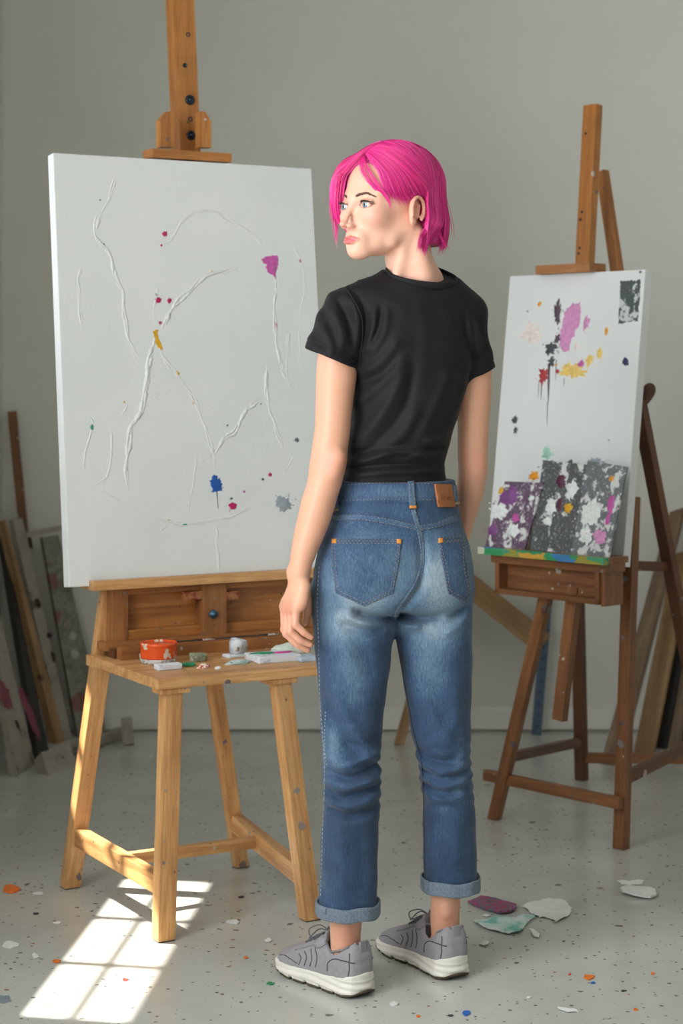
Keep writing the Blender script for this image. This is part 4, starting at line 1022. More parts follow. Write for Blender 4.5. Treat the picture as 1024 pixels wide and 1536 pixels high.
def dense(rows, n=160):
    """rows (py,L,R,Y,ry) -> z,cx,w,cy,ry smooth tables with ascending z"""
    a = []
    for py, l, r, Y, ry in rows:
        z = CAMH-(py-HY)/FP*Y; a.append((z, ((l+r)/2-CX)/FP*Y, (r-l)/2/FP*Y, Y, ry))
    a = np.array(sorted(a)); z = a[:, 0]; zz = np.linspace(z[0], z[-1], n)
    out = [zz]
    for c in range(1, 5):
        y = a[:, c]; h = np.diff(z); d = np.diff(y)/h; m = np.empty(len(z)); m[0], m[-1] = d[0], d[-1]
        for i in range(1, len(z)-1):
            m[i] = 0 if d[i-1]*d[i] <= 0 else 2*d[i-1]*d[i]/(d[i-1]+d[i])*1.0
        i = np.clip(np.searchsorted(z, zz)-1, 0, len(h)-1); t = (zz-z[i])/h[i]
        out.append((2*t**3-3*t**2+1)*y[i]+(t**3-2*t**2+t)*h[i]*m[i]+(-2*t**3+3*t**2)*y[i+1]+(t**3-t**2)*h[i]*m[i+1])
    return out
def loftfn(rows, yaw=0.0, p=2.0, inset=0.0, cap=.01):
    zz, cx, w, cy, ry = dense(rows); c_, s_ = math.cos(yaw), math.sin(yaw)
    rx = np.sqrt(np.maximum(w*w-(ry*s_)**2, 1e-5))/c_
    def fn(X, Y, Z):
        g = lambda a: np.interp(Z, zz, a).astype(f4)
        RX, RY = np.maximum(g(rx)-inset, .004), np.maximum(g(ry)-inset, .004); dx, dy = X-g(cx), Y-g(cy)
        u, v = (dx*c_+dy*s_)/RX, (-dx*s_+dy*c_)/RY
        if p == 2.0:
            k0 = np.sqrt(u*u+v*v); k1 = np.sqrt((u/RX)**2+(v/RY)**2)+1e-5; d = k0*(k0-1)/k1
        else:
            k0 = (np.abs(u)**p+np.abs(v)**p)**(1/p); d = (k0-1)*np.minimum(RX, RY)
        e = np.maximum(Z-zz[-1], zz[0]-Z)
        return smax(d, e+0*d, cap)
    lo = ((cx-w).min()-.03, (cy-ry).min()-.03, zz[0]-.02); hi = ((cx+w).max()+.03, (cy+ry).max()+.03, zz[-1]+.02)
    fn.lo, fn.hi = lo, hi; return fn
def add_loft(F, rows, k=.02, **kw):
    fn = loftfn(rows, **kw); F.op(fn, fn.lo, fn.hi, k)
def seglines(lines, Yd):
    """lines: [([(px,py)...], amp, width)] -> displacement fn on world x,z"""
    segs = []
    for pts, amp, w in lines:
        q = [P(x, y, Yd) for x, y in pts]; q = catmull(q, 4) if len(q) > 2 else q
        segs.append(([(v.x, v.z) for v in q], amp, w))
    def fn(X, Z):
        D = np.zeros((X.shape[0], 1, Z.shape[2]), f4)
        x, z = X[:, :, :], Z
        for q, amp, w in segs:
            best = None; N = len(q)-1
            for i in range(N):
                ax, az = q[i]; bx_, bz_ = q[i+1]; dx, dz = bx_-ax, bz_-az; L2 = dx*dx+dz*dz+1e-12
                t = np.clip(((x-ax)*dx+(z-az)*dz)/L2, 0, 1); d = (x-ax-t*dx)**2+(z-az-t*dz)**2
                tt = (i+t)/N; env = np.clip(4*tt*(1-tt)*1.6+.1, 0, 1)
                val = np.exp(-d/(w*w))*env
                best = val if best is None else np.maximum(best, val)
            D -= amp*best
        return D
    return fn
# ================================================================== PERSON
YAW = math.radians(14)
SHIRT = [(396, 586, 664, 3.755, .052), (406, 579, 670, 3.755, .056), (414, 572, 677, 3.755, .060), (421, 560, 683, 3.755, .064), (430, 543, 691, 3.755, .069), (440, 525, 701, 3.756, .076), (455, 512, 708, 3.756, .084), (480, 510, 712, 3.757, .092), (510, 516, 711, 3.757, .099), (550, 524, 705, 3.758, .102),
         (600, 527, 693, 3.758, .100), (640, 524, 681, 3.758, .095), (680, 516, 670, 3.76, .090), (705, 512, 666, 3.762, .088), (722, 512, 668, 3.763, .089), (748, 516, 668, 3.765, .088)]
HIPS = [(724, 508, 681, 3.765, .097), (740, 505, 683, 3.765, .100), (755, 500, 686, 3.765, .104), (780, 490, 692, 3.765, .110), (800, 483, 697, 3.762, .115), (830, 475, 703, 3.76, .119), (860, 470, 706, 3.758, .120), (890, 468, 707, 3.76, .116), (918, 470, 705, 3.765, .104)]
LEGL = [(880, 470, 604, 3.750, .095), (915, 468, 598, 3.745, .092), (950, 470, 590, 3.74, .088), (1000, 475, 585, 3.735, .082), (1050, 479, 578, 3.73, .076), (1100, 481, 573, 3.72, .072), (1150, 484, 570, 3.712, .070), (1175, 484, 571, 3.71, .069),
        (1200, 487, 569, 3.71, .068), (1250, 482, 567, 3.705, .066), (1300, 480, 566, 3.70, .063), (1368, 477, 566, 3.695, .060)]
LEGR = [(880, 580, 708, 3.785, .095), (915, 588, 708, 3.785, .092), (950, 594, 708, 3.785, .088), (1000, 601, 708, 3.785, .082), (1050, 609, 706, 3.785, .077), (1100, 617, 705, 3.785, .073), (1150, 629, 706, 3.79, .070), (1175, 631, 708, 3.792, .069),
        (1200, 635, 711, 3.795, .067), (1250, 634, 714, 3.80, .065), (1330, 635, 716, 3.805, .060)]
ARML = [(452, 502, 540, 3.715, .030), (470, 492, 540, 3.712, .034), (495, 485, 538, 3.706, .037), (520, 478, 536, 3.70, .039), (560, 474, 535, 3.698, .042), (600, 473, 530, 3.695, .041), (640, 472, 526, 3.69, .039), (670, 468, 522, 3.685, .038), (695, 464, 520, 3.682, .038),
        (720, 461, 514, 3.682, .038), (750, 452, 505, 3.68, .038), (780, 445, 496, 3.678, .036), (810, 439, 484, 3.675, .032), (835, 435, 473, 3.672, .027), (852, 434, 467, 3.67, .025), (868, 434, 464, 3.67, .025)]
ARMR = [(470, 682, 718, 3.80, .030), (500, 680, 726, 3.80, .034), (530, 681, 732, 3.802, .036), (560, 683, 737, 3.805, .038), (600, 684, 736, 3.81, .040), (640, 686, 733, 3.82, .038), (680, 686, 731, 3.83, .037), (700, 687, 731, 3.835, .037),
        (730, 685, 727, 3.85, .036), (760, 683, 719, 3.868, .035), (790, 681, 709, 3.886, .032), (820, 676, 701, 3.90, .027), (850, 670, 695, 3.912, .025), (872, 666, 692, 3.92, .025)]
ANKL = [(1300, 490, 550, 3.70, .045), (1345, 496, 546, 3.695, .034), (1380, 495, 543, 3.692, .031), (1402, 495, 541, 3.69, .029), (1430, 496, 540, 3.69, .028), (1452, 497, 540, 3.69, .028)]
ANKR = [(1280, 642, 702, 3.80, .045), (1318, 647, 693, 3.80, .034), (1355, 646, 690, 3.80, .031), (1378, 645, 689, 3.80, .029), (1405, 647, 688, 3.80, .028), (1428, 648, 688, 3.80, .028)]
NECK = [(335, 584, 640, 3.728, .040), (360, 580, 644, 3.733, .043), (385, 577, 649, 3.740, .047), (400, 579, 656, 3.745, .052), (412, 580, 663, 3.750, .052), (430, 578, 668, 3.754, .052), (462, 578, 668, 3.756, .052)]

person = thing('person', (.12, 3.76, 0), 'person with a pink bob, black t-shirt and cuffed blue jeans, back turned, looking left', 'person')

# ---- head frame
HC = np.array([(578-512)/2800*3.72, 3.72, CAMH+(560-308)/2800*3.72]); ha = math.radians(50)
fF = np.array([-math.sin(ha), -math.cos(ha), 0]); fL_ = np.array([math.cos(ha), -math.sin(ha), 0]); fU = np.array([0, 0, 1.0])
# slight pitch so the chin tucks a little
RHd = np.array([fF, fL_, fU])                       # rows: local axes in world
def hw(f, l, u): return HC+f*fF+l*fL_+u*fU
def tolocal(V): return (V-HC) @ RHd.T
class Local(Field):
    """field whose grid axes are head-local f,l,u"""

def head_field(F):
    E = lambda c, r, k=.01, mode='add', R=None: F.ell(c, r, k, mode, R)
    E((-.018, 0, .036), (.093, .072, .084), .01)
    E((.024, 0, -.018), (.063, .0565, .084), .035)
    for s in (-1, 1):
        F.rc((-.010, s*.047, -.040), (.066, s*.011, -.091), .016, .012, .028)
        F.rc((-.008, s*.050, -.030), (.022, s*.044, -.074), .012, .011, .014)
        F.rc((.078, s*.010, .013), (.060, s*.044, .013), .007, .006, .016)
        E((.058, s*.036, -.024), (.023, .021, .022), .022)
    E((.0775, 0, -.0935), (.0125, .0145, .0115), .022)
    E((.0765, 0, -.068), (.018, .025, .020), .016)
    for s in (-1, 1): E((.094, s*.0315, -.0045), (.0155, .0175, .0115), .013, 'sub')
    F.rc((.083, 0, .006), (.1065, 0, -.038), .0048, .0058, .012)
    E((.1100, 0, -.0430), (.0076, .0070, .0064), .006)
    for s in (-1, 1):
        E((.0995, s*.0098, -.0465), (.0078, .0048, .0050), .005)
        E((.1045, s*.0056, -.0515), (.004, .0026, .0026), .002, 'sub')
        # lids
        E((.0725, s*.0320, -.005), (.0142, .0165, .0138), .004)
        F.rc((.0855, s*.0205, .0026), (.0775, s*.0455, .0012), .0026, .0024, .004)
        E((.0885, s*.0325, -.0060), (.0120, .0150, .0058), .0012, 'sub')
        F.rc((.0905, s*.019, .0060), (.078, s*.045, .0050), .0008, .0008, .004, 'sub')
    # lips
    for s in (-1, 1):
        F.rc((.0975, s*.0040, -.0680), (.0895, s*.0200, -.0725), .0034, .0016, .003)
    F.rc((.0955, -.009, -.0780), (.0955, .009, -.0780), .0043, .0043, .003)
    for s in (-1, 1): F.rc((.0950, s*.009, -.0775), (.0890, s*.0195, -.0735), .0040, .0016, .003)
    F.rc((.1035, -.014, -.0725), (.1035, .014, -.0725), .0014, .0014, .002, 'sub')
    for s in (-1, 1): F.rc((.1035, s*.013, -.0725), (.0930, s*.0235, -.0722), .0014, .0010, .002, 'sub')
    E((.0985, 0, -.0860), (.0055, .014, .0032), .007, 'sub')
    E((.1035, 0, -.0605), (.0030, .0026, .0050), .004, 'sub')
    # ears
    for s in (-1, 1):
        n = np.array([-.30, s*.954, 0]); R = np.array([[.954, s*.30, 0], n, [0, 0, 1]])
        tilt = math.radians(13); ct, st = math.cos(tilt), math.sin(tilt)
        R2 = np.array([R[0]*ct+R[2]*st, R[1], -R[0]*st+R[2]*ct])
        c = np.array([-.008, s*.076, -.014])
        F.ell(c, (.0175, .0055, .0265), .006, 'add', R2)
        pts = []; rs = []
        for i in range(15):
            a = math.radians(-35+i*250/14)       # from front root over the top and down the back
            rad = (.0185+.002*math.sin(a), .0255)
            q = c+R2[0]*(math.cos(a)*rad[0]*(1.0 if math.cos(a) < 0 else .85))+R2[2]*(math.sin(a)*rad[1])+R2[1]*(.005+.003*(1-math.cos(a)))
            pts.append(q); rs.append(.0032 if i < 12 else .0038)
        F.chain(pts, rs, .0025)
        F.ell(c+R2[1]*.009+R2[0]*.001+R2[2]*-.003, (.0098, .0052, .0135), .005, 'sub', R2)
        F.ell(c+R2[1]*.006+R2[2]*.016-R2[0]*.002, (.0095, .0034, .0050), .003, 'sub', R2)
        F.rc(c+R2[1]*.0035+R2[0]*-.009+R2[2]*.012, c+R2[1]*.0035+R2[0]*-.009+R2[2]*-.010, .0028, .0028, .006)
        F.ell(c+R2[0]*.010+R2[1]*.004+R2[2]*-.004, (.0040, .0050, .0065), .003, 'add', R2)
        F.ell(c+R2[0]*.004+R2[1]*.003+R2[2]*-.025, (.0090, .0050, .0080), .005, 'add', R2)

h = .0013
HF = Field(np.arange(-.135, .135, h), np.arange(-.098, .098, h), np.arange(-.200, .135, h))
head_field(HF)
# neck, expressed in head-local coordinates
def neck_local(X, Y, Z):
    fn = loftfn(NECK, 0, 2.0)
    # world coordinates of the local grid
    wx = HC[0]+X*fF[0]+Y*fL_[0]; wy = HC[1]+X*fF[1]+Y*fL_[1]; wz = (HC[2]+Z)+0*wx
    zz, cx, w, cy, ry = dense(NECK); g = lambda a: np.interp(wz[:1, :1], zz, a).astype(f4)
    RX, RY = g(w), g(ry); u, v = (wx-g(cx))/RX, (wy-g(cy))/RY
    k0 = np.sqrt(u*u+v*v); k1 = np.sqrt((u/RX)**2+(v/RY)**2)+1e-5
    return smax(k0*(k0-1)/k1, (wz-zz[-1]-.0)+0*u, .01)
HF.op(neck_local, (-.2, -.2, -.25), (.2, .2, -.03), .012)
def L3(px, py, Y): return tolocal(np.array(P(px, py, Y)))
HF.rc(L3(612, 346, 3.683), L3(590, 432, 3.712), .007, .006, .022)
HF.rc(L3(628, 352, 3.692), L3(640, 440, 3.716), .011, .012, .024)
Vh, Fh = HF.mesh(); Vl = Vh.copy(); Vh = HC+Vh @ RHd
del HF

# ---- rest of the body
zs = np.concatenate([np.arange(-.0, .24, .006), np.arange(.24, .63, .012), np.arange(.63, .87, .0021), np.arange(.87, 1.425, .0045)])
BF = Field(np.arange(-.135, .335, .0023), np.arange(3.57, 4.02, .0025), zs)
add_loft(BF, SHIRT, .02, yaw=YAW, inset=.014, p=2.2); add_loft(BF, HIPS[:-2]+[(895, 476, 700, 3.765, .10)], .02, yaw=YAW, inset=.018)
add_loft(BF, NECK, .02)
for (a, b) in (((600, 432, 3.758), (530, 458, 3.735)), ((655, 432, 3.765), (700, 468, 3.79))): BF.rc(P(*a), P(*b), .035, .036, .03)
for rows in (LEGL, LEGR): add_loft(BF, rows, .01, inset=.020)
for rows in (ANKL, ANKR): add_loft(BF, rows, .015)
for rows in (ARML, ARMR): add_loft(BF, rows, .015)
BF.rc(P(508, 686, 3.652), P(502, 706, 3.652), .011, .010, .02)        # elbow points
BF.rc(P(716, 690, 3.812), P(715, 706, 3.815), .010, .010, .02)
BF.rc(P(438, 858, 3.668), P(439, 864, 3.668), .010, .010, .014)       # wrist bone
BF.rc(P(518, 1392, 3.668), P(520, 1345, 3.672), .009, .012, .015)     # achilles
BF.rc(P(668, 1368, 3.775), P(668, 1320, 3.78), .009, .012, .015)

# feet inside the shoes
BF.rc((.012, 3.680, .046), (-.070, 3.775, .044), .020, .014, .02); BF.rc((.203, 3.787, .046), (.145, 3.890, .044), .020, .014, .02)
def hand(F, wrist, mcps, fingers, thumb, hyp):
    w = wrist
    for m, r in mcps: F.rc(w, m, .0130, r, .010)
    for i in range(len(mcps)-1):                       # palm webbing between neighbouring rays
        a, b = Vector(mcps[i][0]), Vector(mcps[i+1][0]); F.rc(a.lerp(Vector(w), .15), b.lerp(Vector(w), .15), .0100, .0100, .006)
    F.rc(hyp[0], hyp[1], .0125, .0115, .012)
    for pts, rs in fingers:
        for i in range(len(pts)-1): F.rc(pts[i], pts[i+1], rs[i], rs[i+1], .0018)
        for j in (0, 1): F.ell(pts[j], (rs[j]*1.04,)*3, .003)
    F.rc(w, thumb[0][0], .012, thumb[0][1], .012)
    for (a, ra), (b, rb) in zip(thumb[:-1], thumb[1:]): F.rc(a, b, ra, rb, .003)
pk = lambda *a: P(*a)
FL_ = [([pk(444, 915, 3.640), pk(443, 937, 3.632), pk(456, 949, 3.632), pk(466, 956, 3.636)], [.0090, .0078, .0068, .0055]),
       ([pk(438, 917, 3.656), pk(436, 947, 3.648), pk(451, 961, 3.648), pk(465, 967, 3.652)], [.0096, .0084, .0073, .0060]),
       ([pk(431, 916, 3.672), pk(430, 950, 3.665), pk(446, 967, 3.666), pk(461, 975, 3.670)], [.0098, .0086, .0075, .0062]),
       ([pk(427, 912, 3.690), pk(427, 944, 3.685), pk(440, 963, 3.686), pk(454, 972, 3.690)], [.0096, .0084, .0073, .0060])]
hand(BF, pk(449, 866, 3.668), [(pk(444, 914, 3.642), .0115), (pk(438, 915, 3.656), .0115), (pk(431, 913, 3.672), .0115), (pk(427, 909, 3.690), .0115)], FL_,
     [(pk(456, 884, 3.700), .0125), (pk(461, 903, 3.712), .0100), (pk(461, 920, 3.714), .0088), (pk(458, 934, 3.708), .0070)], (pk(456, 880, 3.650), pk(452, 905, 3.642)))
# far hand resting at the front of the right thigh
WR = Vector(pk(679, 872, 3.92)); dR = lambda x, y, z: WR+Vector((x, y, z))
FR_ = [([dR(.010+.0*i, -.028+.019*i, -.078), dR(.006, -.028+.019*i, -.110-(.004 if i in (1, 2) else 0)), dR(-.008, -.027+.018*i, -.128), dR(-.022, -.026+.017*i, -.136)], [.0095, .0085, .0074, .0060]) for i in range(4)]
hand(BF, WR, [(q[0][0], .0115) for q in FR_], FR_, [(dR(-.004, .040, -.035), .0125), (dR(-.010, .050, -.060), .0100), (dR(-.014, .050, -.080), .0088), (dR(-.016, .046, -.096), .0070)], (dR(.002, -.015, -.02), dR(.004, -.024, -.06)))
Vb, Fb = BF.mesh()
Z_AX = BF.zs.copy(); del BF
# keep head mesh above the cut, body below (the joint is hidden under the shirt collar)
zc = float(P(0, 443, 3.755).z)
def clip(V, Fc, keep):
    k = keep(V); m = k[Fc].all(1); Fc = Fc[m]; used = np.zeros(len(V), bool); used[Fc.ravel()] = True
    mp = np.cumsum(used)-1; return V[used], mp[Fc], used
Vh2, Fh2, uh = clip(Vh, Fh, lambda V: V[:, 2] > zc-.003); Vl = Vl[uh]
Vb2, Fb2, ub = clip(Vb, Fb, lambda V: V[:, 2] < zc+.003)
VV = np.concatenate([Vb2, Vh2]); FF = np.concatenate([Fb2, Fh2+len(Vb2)])
lin = lambda c: np.array(rgb(c)[:3])
skin = lin((216, 163, 134)); colr = np.tile(skin, (len(VV), 1))
def dab(c, r, color, amt, V=VV, hard=1.0):
    d = np.linalg.norm((V-np.array(c))/np.array(r), axis=1); w = np.clip(np.exp(-(d**2)*hard)*amt, 0, 1)[:, None]
    global colr; colr = colr*(1-w)+np.array(color)*w
red = lin((206, 128, 108)); rose = lin((218, 132, 120))
for c in (P(506, 695, 3.65), P(716, 698, 3.80)): dab(c, (.028, .04, .028), red, .45)
for fr in FL_:
    for q, r in zip(fr[0], (.013, .011, .010, .010)): dab(q, (r, r, r), red, .5)
dab(P(430, 915, 3.66), (.012, .03, .02), red, .4)
dab(P(519, 1400, 3.66), (.03, .04, .03), red, .35); dab(P(667, 1385, 3.77), (.03, .04, .03), red, .3)
n0 = len(Vb2); hl = Vl; hc = colr[n0:].copy()
def hd(c, r, color, amt, pw=2):
    global hc
    d = np.linalg.norm((hl-np.array(c))/np.array(r), axis=1); w = np.clip(np.exp(-(d**pw))*amt, 0, 1)[:, None]; hc = hc*(1-w)+np.array(color)*w
hc[:] = lin((226, 176, 152))
for s in (-1, 1):
    hd((.060, s*.044, -.030), (.03, .018, .020), rose, .45); hd((-.012, s*.080, -.010), (.022, .012, .032), lin((220, 120, 100)), .45)
    hd((.085, s*.032, -.002), (.010, .019, .0095), lin((196, 138, 122)), .5, 4)
hd((.113, 0, -.046), (.010, .012, .009), rose, .5)
lip = lin((206, 96, 104))
# lips: almond mask in the l,u plane on the front of the face
L_, U_ = hl[:, 1], hl[:, 2]; wl = np.clip(1-(np.abs(L_)/.0215)**2.2, 0, 1)
ctr = -.0727+.0016*(np.abs(L_)/.0225)**2; top = ctr+.0070*wl**.8-.0015*np.exp(-(L_/.004)**2); bot = ctr-.0092*wl**.9
m = (hl[:, 0] > .078) & (np.abs(L_) < .0225); e = np.minimum(top-U_, U_-bot)/.0016
w = (np.clip(e+.5, 0, 1)*m)[:, None]*.92; hc = hc*(1-w)+lip*w
lash = lin((70, 44, 40))
for s in (-1, 1):     # lid rims
    d = np.abs(np.sqrt(((L_-s*.0325)/.0155)**2+((U_+.0060)/.0062)**2)-1); mm = (hl[:, 0] > .068) & (hl[:, 0] < .094)*(U_ > -.014); d = np.where(U_ > -.006, d*.8, d*1.6+.03)
    w = (np.exp(-(d/.13)**2)*mm)[:, None]*.9; hc = hc*(1-w)+lash*w
for s in (-1, 1):     # soft brown brow colour on the skin beneath the fine hairs
    t_ = (s*L_-.0125)/.0345; uc = .0126+.0052*np.sin(np.minimum(1, np.clip(t_, 0, 1)*1.25)*math.pi*.62)-.006*np.maximum(0, t_-.62)/.38
    w = (np.exp(-((U_-uc)/(.0026-.0014*np.clip(t_, 0, 1)))**2)*(t_ > -.03)*(t_ < 1.03)*(hl[:, 0] > .04))[:, None]*.6; hc = hc*(1-w)+lin((112, 74, 58))*w
colr[n0:] = hc
M_skin, nt, b = new_mat('skin')
at = nd(nt, 'ShaderNodeVertexColor'); at.layer_name = 'Col'
co = objco(nt, rnd=False); n = noise(nt, co, 55, 5, .6)
c_ = mix(nt, math_(nt, 'MULTIPLY', n, .12), at.outputs[0], rgb((190, 110, 90)))
nt.links.new(c_, b.inputs['Base Color']); b.inputs['Roughness'].default_value = .48
b.inputs['Subsurface Weight'].default_value = .12; b.inputs['Subsurface Radius'].default_value = (.9, .35, .2); b.inputs['Subsurface Scale'].default_value = .006
bump(nt, b, noise(nt, co, 700, 3, .6), .06, .0006)
np_mesh('body', VV, FF, M_skin, person, colr)

# ---- eyes
M_eye, nt, b = new_mat('eye'); at = nd(nt, 'ShaderNodeVertexColor'); at.layer_name = 'Col'
nt.links.new(at.outputs[0], b.inputs['Base Color']); b.inputs['Roughness'].default_value = .08; b.inputs['Coat Weight'].default_value = .6
gaze = np.array([.985, .10, -.02]); gaze /= np.linalg.norm(gaze)
for s in (-1, 1):
    c = np.array([.0722, s*.0322, -.0054]); bm = bmesh.new(); bmesh.ops.create_icosphere(bm, subdivisions=5, radius=.0128)
    V = np.array([v.co[:] for v in bm.verts]); Fc = np.array([[v.index for v in f.verts] for f in bm.faces]); bm.free()
    a = np.degrees(np.arccos(np.clip((V/.0128)@gaze, -1, 1)))
    col = np.tile(lin((200, 192, 188)), (len(V), 1)); col[a < 30] = lin((52, 66, 74)); col[a < 27] = lin((104, 130, 140)); col[a < 12.5] = lin((16, 16, 20))
    V = V*(1+.03*np.exp(-(a/18)**2))[:, None]
    np_mesh('eye', HC+(V+c) @ RHd, Fc, M_eye, person, col)

# ---- strands helper
def strands(name, paths, rad, mat, parent, cols, taper=.25, sides=3):
    VV_, FF_, CC_ = [], [], []; off = 0
    for pts, r, c in zip(paths, rad, cols):
        n = len(pts)
        if n < 3: continue
        t = np.gradient(pts, axis=0); t /= np.linalg.norm(t, axis=1)[:, None]+1e-9
        a = np.cross(t, [.31, .52, .79]); a /= np.linalg.norm(a, axis=1)[:, None]+1e-9; b_ = np.cross(t, a)
        s = np.linspace(0, 1, n); rr = r*np.minimum(1, np.minimum(s*10+.4, (1-s)/taper+.08))
        ring = [pts+rr[:, None]*(a*math.cos(q)+b_*math.sin(q)) for q in np.arange(sides)*2*math.pi/sides]
        V = np.stack(ring, 1).reshape(-1, 3); VV_.append(V)
        i = np.arange(n-1)[:, None]*sides; k = np.arange(sides)[None]; k2 = (k+1) % sides
        q = np.stack([i+k, i+k2, i+sides+k2, i+sides+k], 2).reshape(-1, 4)+off; FF_.append(q); CC_.append(np.tile(c, (len(V), 1))); off += len(V)
    return np_mesh(name, np.concatenate(VV_), np.concatenate(FF_), mat, parent, np.concatenate(CC_))
M_hair, nt, b = new_mat('pink_hair'); at = nd(nt, 'ShaderNodeVertexColor'); at.layer_name = 'Col'
nt.links.new(at.outputs[0], b.inputs['Base Color']); b.inputs['Roughness'].default_value = .38; b.inputs['Specular IOR Level'].default_value = .55
M_brow, nt, b = new_mat('brown_brow_hair'); at = nd(nt, 'ShaderNodeVertexColor'); at.layer_name = 'Col'
nt.links.new(at.outputs[0], b.inputs['Base Color']); b.inputs['Roughness'].default_value = .6

# ---- hair : envelope in head-local coordinates
def nell(p, c, r):
    q = (p-np.array(c))/np.array(r); k0 = np.linalg.norm(q, axis=-1); k1 = np.linalg.norm(q/np.array(r), axis=-1)+1e-6; return k0*(k0-1)/k1
def env(p):
    d = smin(nell(p, (-.026, 0, .042), (.112, .089, .091)), nell(p, (-.038, 0, -.045), (.108, .092, .150)), .012)
    return smin(d, nell(p, (.042, -.050, .022), (.052, .040, .075)), .02)
def envgrad(p):
    e = 1e-3; g = np.stack([env(p+np.eye(3)[i]*e)-env(p-np.eye(3)[i]*e) for i in range(3)], -1); return g/(np.linalg.norm(g, axis=-1, keepdims=True)+1e-9)
def grow(N, seed):
    r = np.random.default_rng(seed)
    kind = r.random(N); side = np.where(r.random(N) < .62, 1.0, -1.0)
    f0 = r.uniform(-.045, .082, N); p = np.stack([f0, .012+side*r.uniform(0, .004, N), np.full(N, .13)], 1)
    # a third of the strands start lower on the crown and the back
    lo = kind < .38; fr = kind > .70; side[fr] = 1.0; f0[fr] = (.044+.050*r.random(N))[fr]; p[fr, 0] = f0[fr]; p[fr, 1] = .012+r.uniform(0, .010, N)[fr]; th = r.uniform(0, 2*math.pi, N); p[lo, 0] = -.03+np.cos(th[lo])*.06; p[lo, 1] = np.sin(th[lo])*.055; side[lo] = np.sign(p[lo, 1]-.008); f0[lo] = p[lo, 0]; p[lo, 2] = .115
    off = -r.uniform(0, .010, N)
    back0 = f0 < -.03
    for _ in range(8): p -= (env(p)-off)[:, None]*envgrad(p)
    bang = (side > 0) & (f0 > .050) & (~lo)
    hem = -.088+r.normal(0, .0045, N)+.010*(r.random(N) < .05)*r.normal(0, 1, N); maxlen = np.full(N, .40); maxlen[bang] = (r.uniform(.120, .158, N)+(.07-f0)*1.2)[bang]
    hem[(side < 0) & (f0 > .04)] -= .0
    wob = r.normal(0, .06, (N, 3)); paths = [p.copy()]; alive = np.ones(N, bool); endi = np.full(N, 0); L = np.zeros(N); st = .0042
    for i in range(1, 88):
        f, l, u = p.T
        v = np.zeros((N, 3)); v[:, 2] = -1; v[:, 1] = side*np.where(u > .06, .75, .15)
        nb = (side > 0) & (~bang)
        b_ = np.where(nb, np.where(f > -.034, np.clip(.55+(.10-u)*14, .4, 3.0), np.where(u > .03, .12, 0)), 0)
        b_ = np.where(bang, np.interp(f0, [.050, .060, .070, .080, .094], [1.20, .98, .78, .54, .30]), b_); b_ = np.where((side < 0), np.where(f0 > .02, -.10, .15), b_); b_ = np.where(back0, .8*(u > .10)+.1, b_)
        fwd = np.where((side > 0) & (u < -.020) & (f > -.085), np.where(f < -.020, 1.0, .1)*np.clip((-.015-u)/.03, 0, 1), 0)
        v[:, 0] = -b_+fwd
        v += wob*.5
        g = envgrad(p); v -= (v*g).sum(1)[:, None]*g; v /= np.linalg.norm(v, axis=1)[:, None]+1e-9
        p = p+v*st; L += st
        tip = np.clip((-.03-p[:, 2])/.06, 0, 1)
        o_ = off-.004*tip
        p = p-(env(p)-o_)[:, None]*envgrad(p)
        alive &= (p[:, 2] > hem) & (L < maxlen)
        earbad = (p[:, 0] > -.026) & (p[:, 2] < .012) & (p[:, 2] > -.044) & (p[:, 1] > .045) & (~bang)
        alive &= ~earbad
        alive &= ~((p[:, 1] > .02) & (p[:, 0] > .002) & (p[:, 2] < -.02)); faceb = (p[:, 1] < .0) & (p[:, 0] > .02) & (p[:, 2] < -.055+.02*wob[:, 0]/.06) ; alive &= ~faceb
        endi[alive] = i; paths.append(p.copy())
    A = np.stack(paths, 1); return [A[i, :endi[i]+1] for i in range(N) if endi[i] > 6], [bang[i] for i in range(N) if endi[i] > 6]
paths, bangs = grow(9500, 5)
rr = np.random.default_rng(11); pk_a, pk_b, pk_c = lin((232, 44, 142)), lin((150, 14, 84)), lin((250, 104, 178))
cols, rads, W = [], [], []
for q in paths:
    t = rr.random(); c = pk_a*(1-.0)+0
    if t < .28: c = pk_a*.45+pk_b*.55
    elif t > .80: c = pk_a*.5+pk_c*.5
    else: c = pk_a*rr.uniform(.8, 1.1)
    if q[0][2] > .10 and q[0][0] > .03 and rr.random() < .5: c = c*.6+lin((250, 40, 120))*.4
    cols.append(c); rads.append(rr.uniform(.00035, .0008)); W.append(HC+q[::2] @ RHd if len(q) > 8 else HC+q @ RHd)
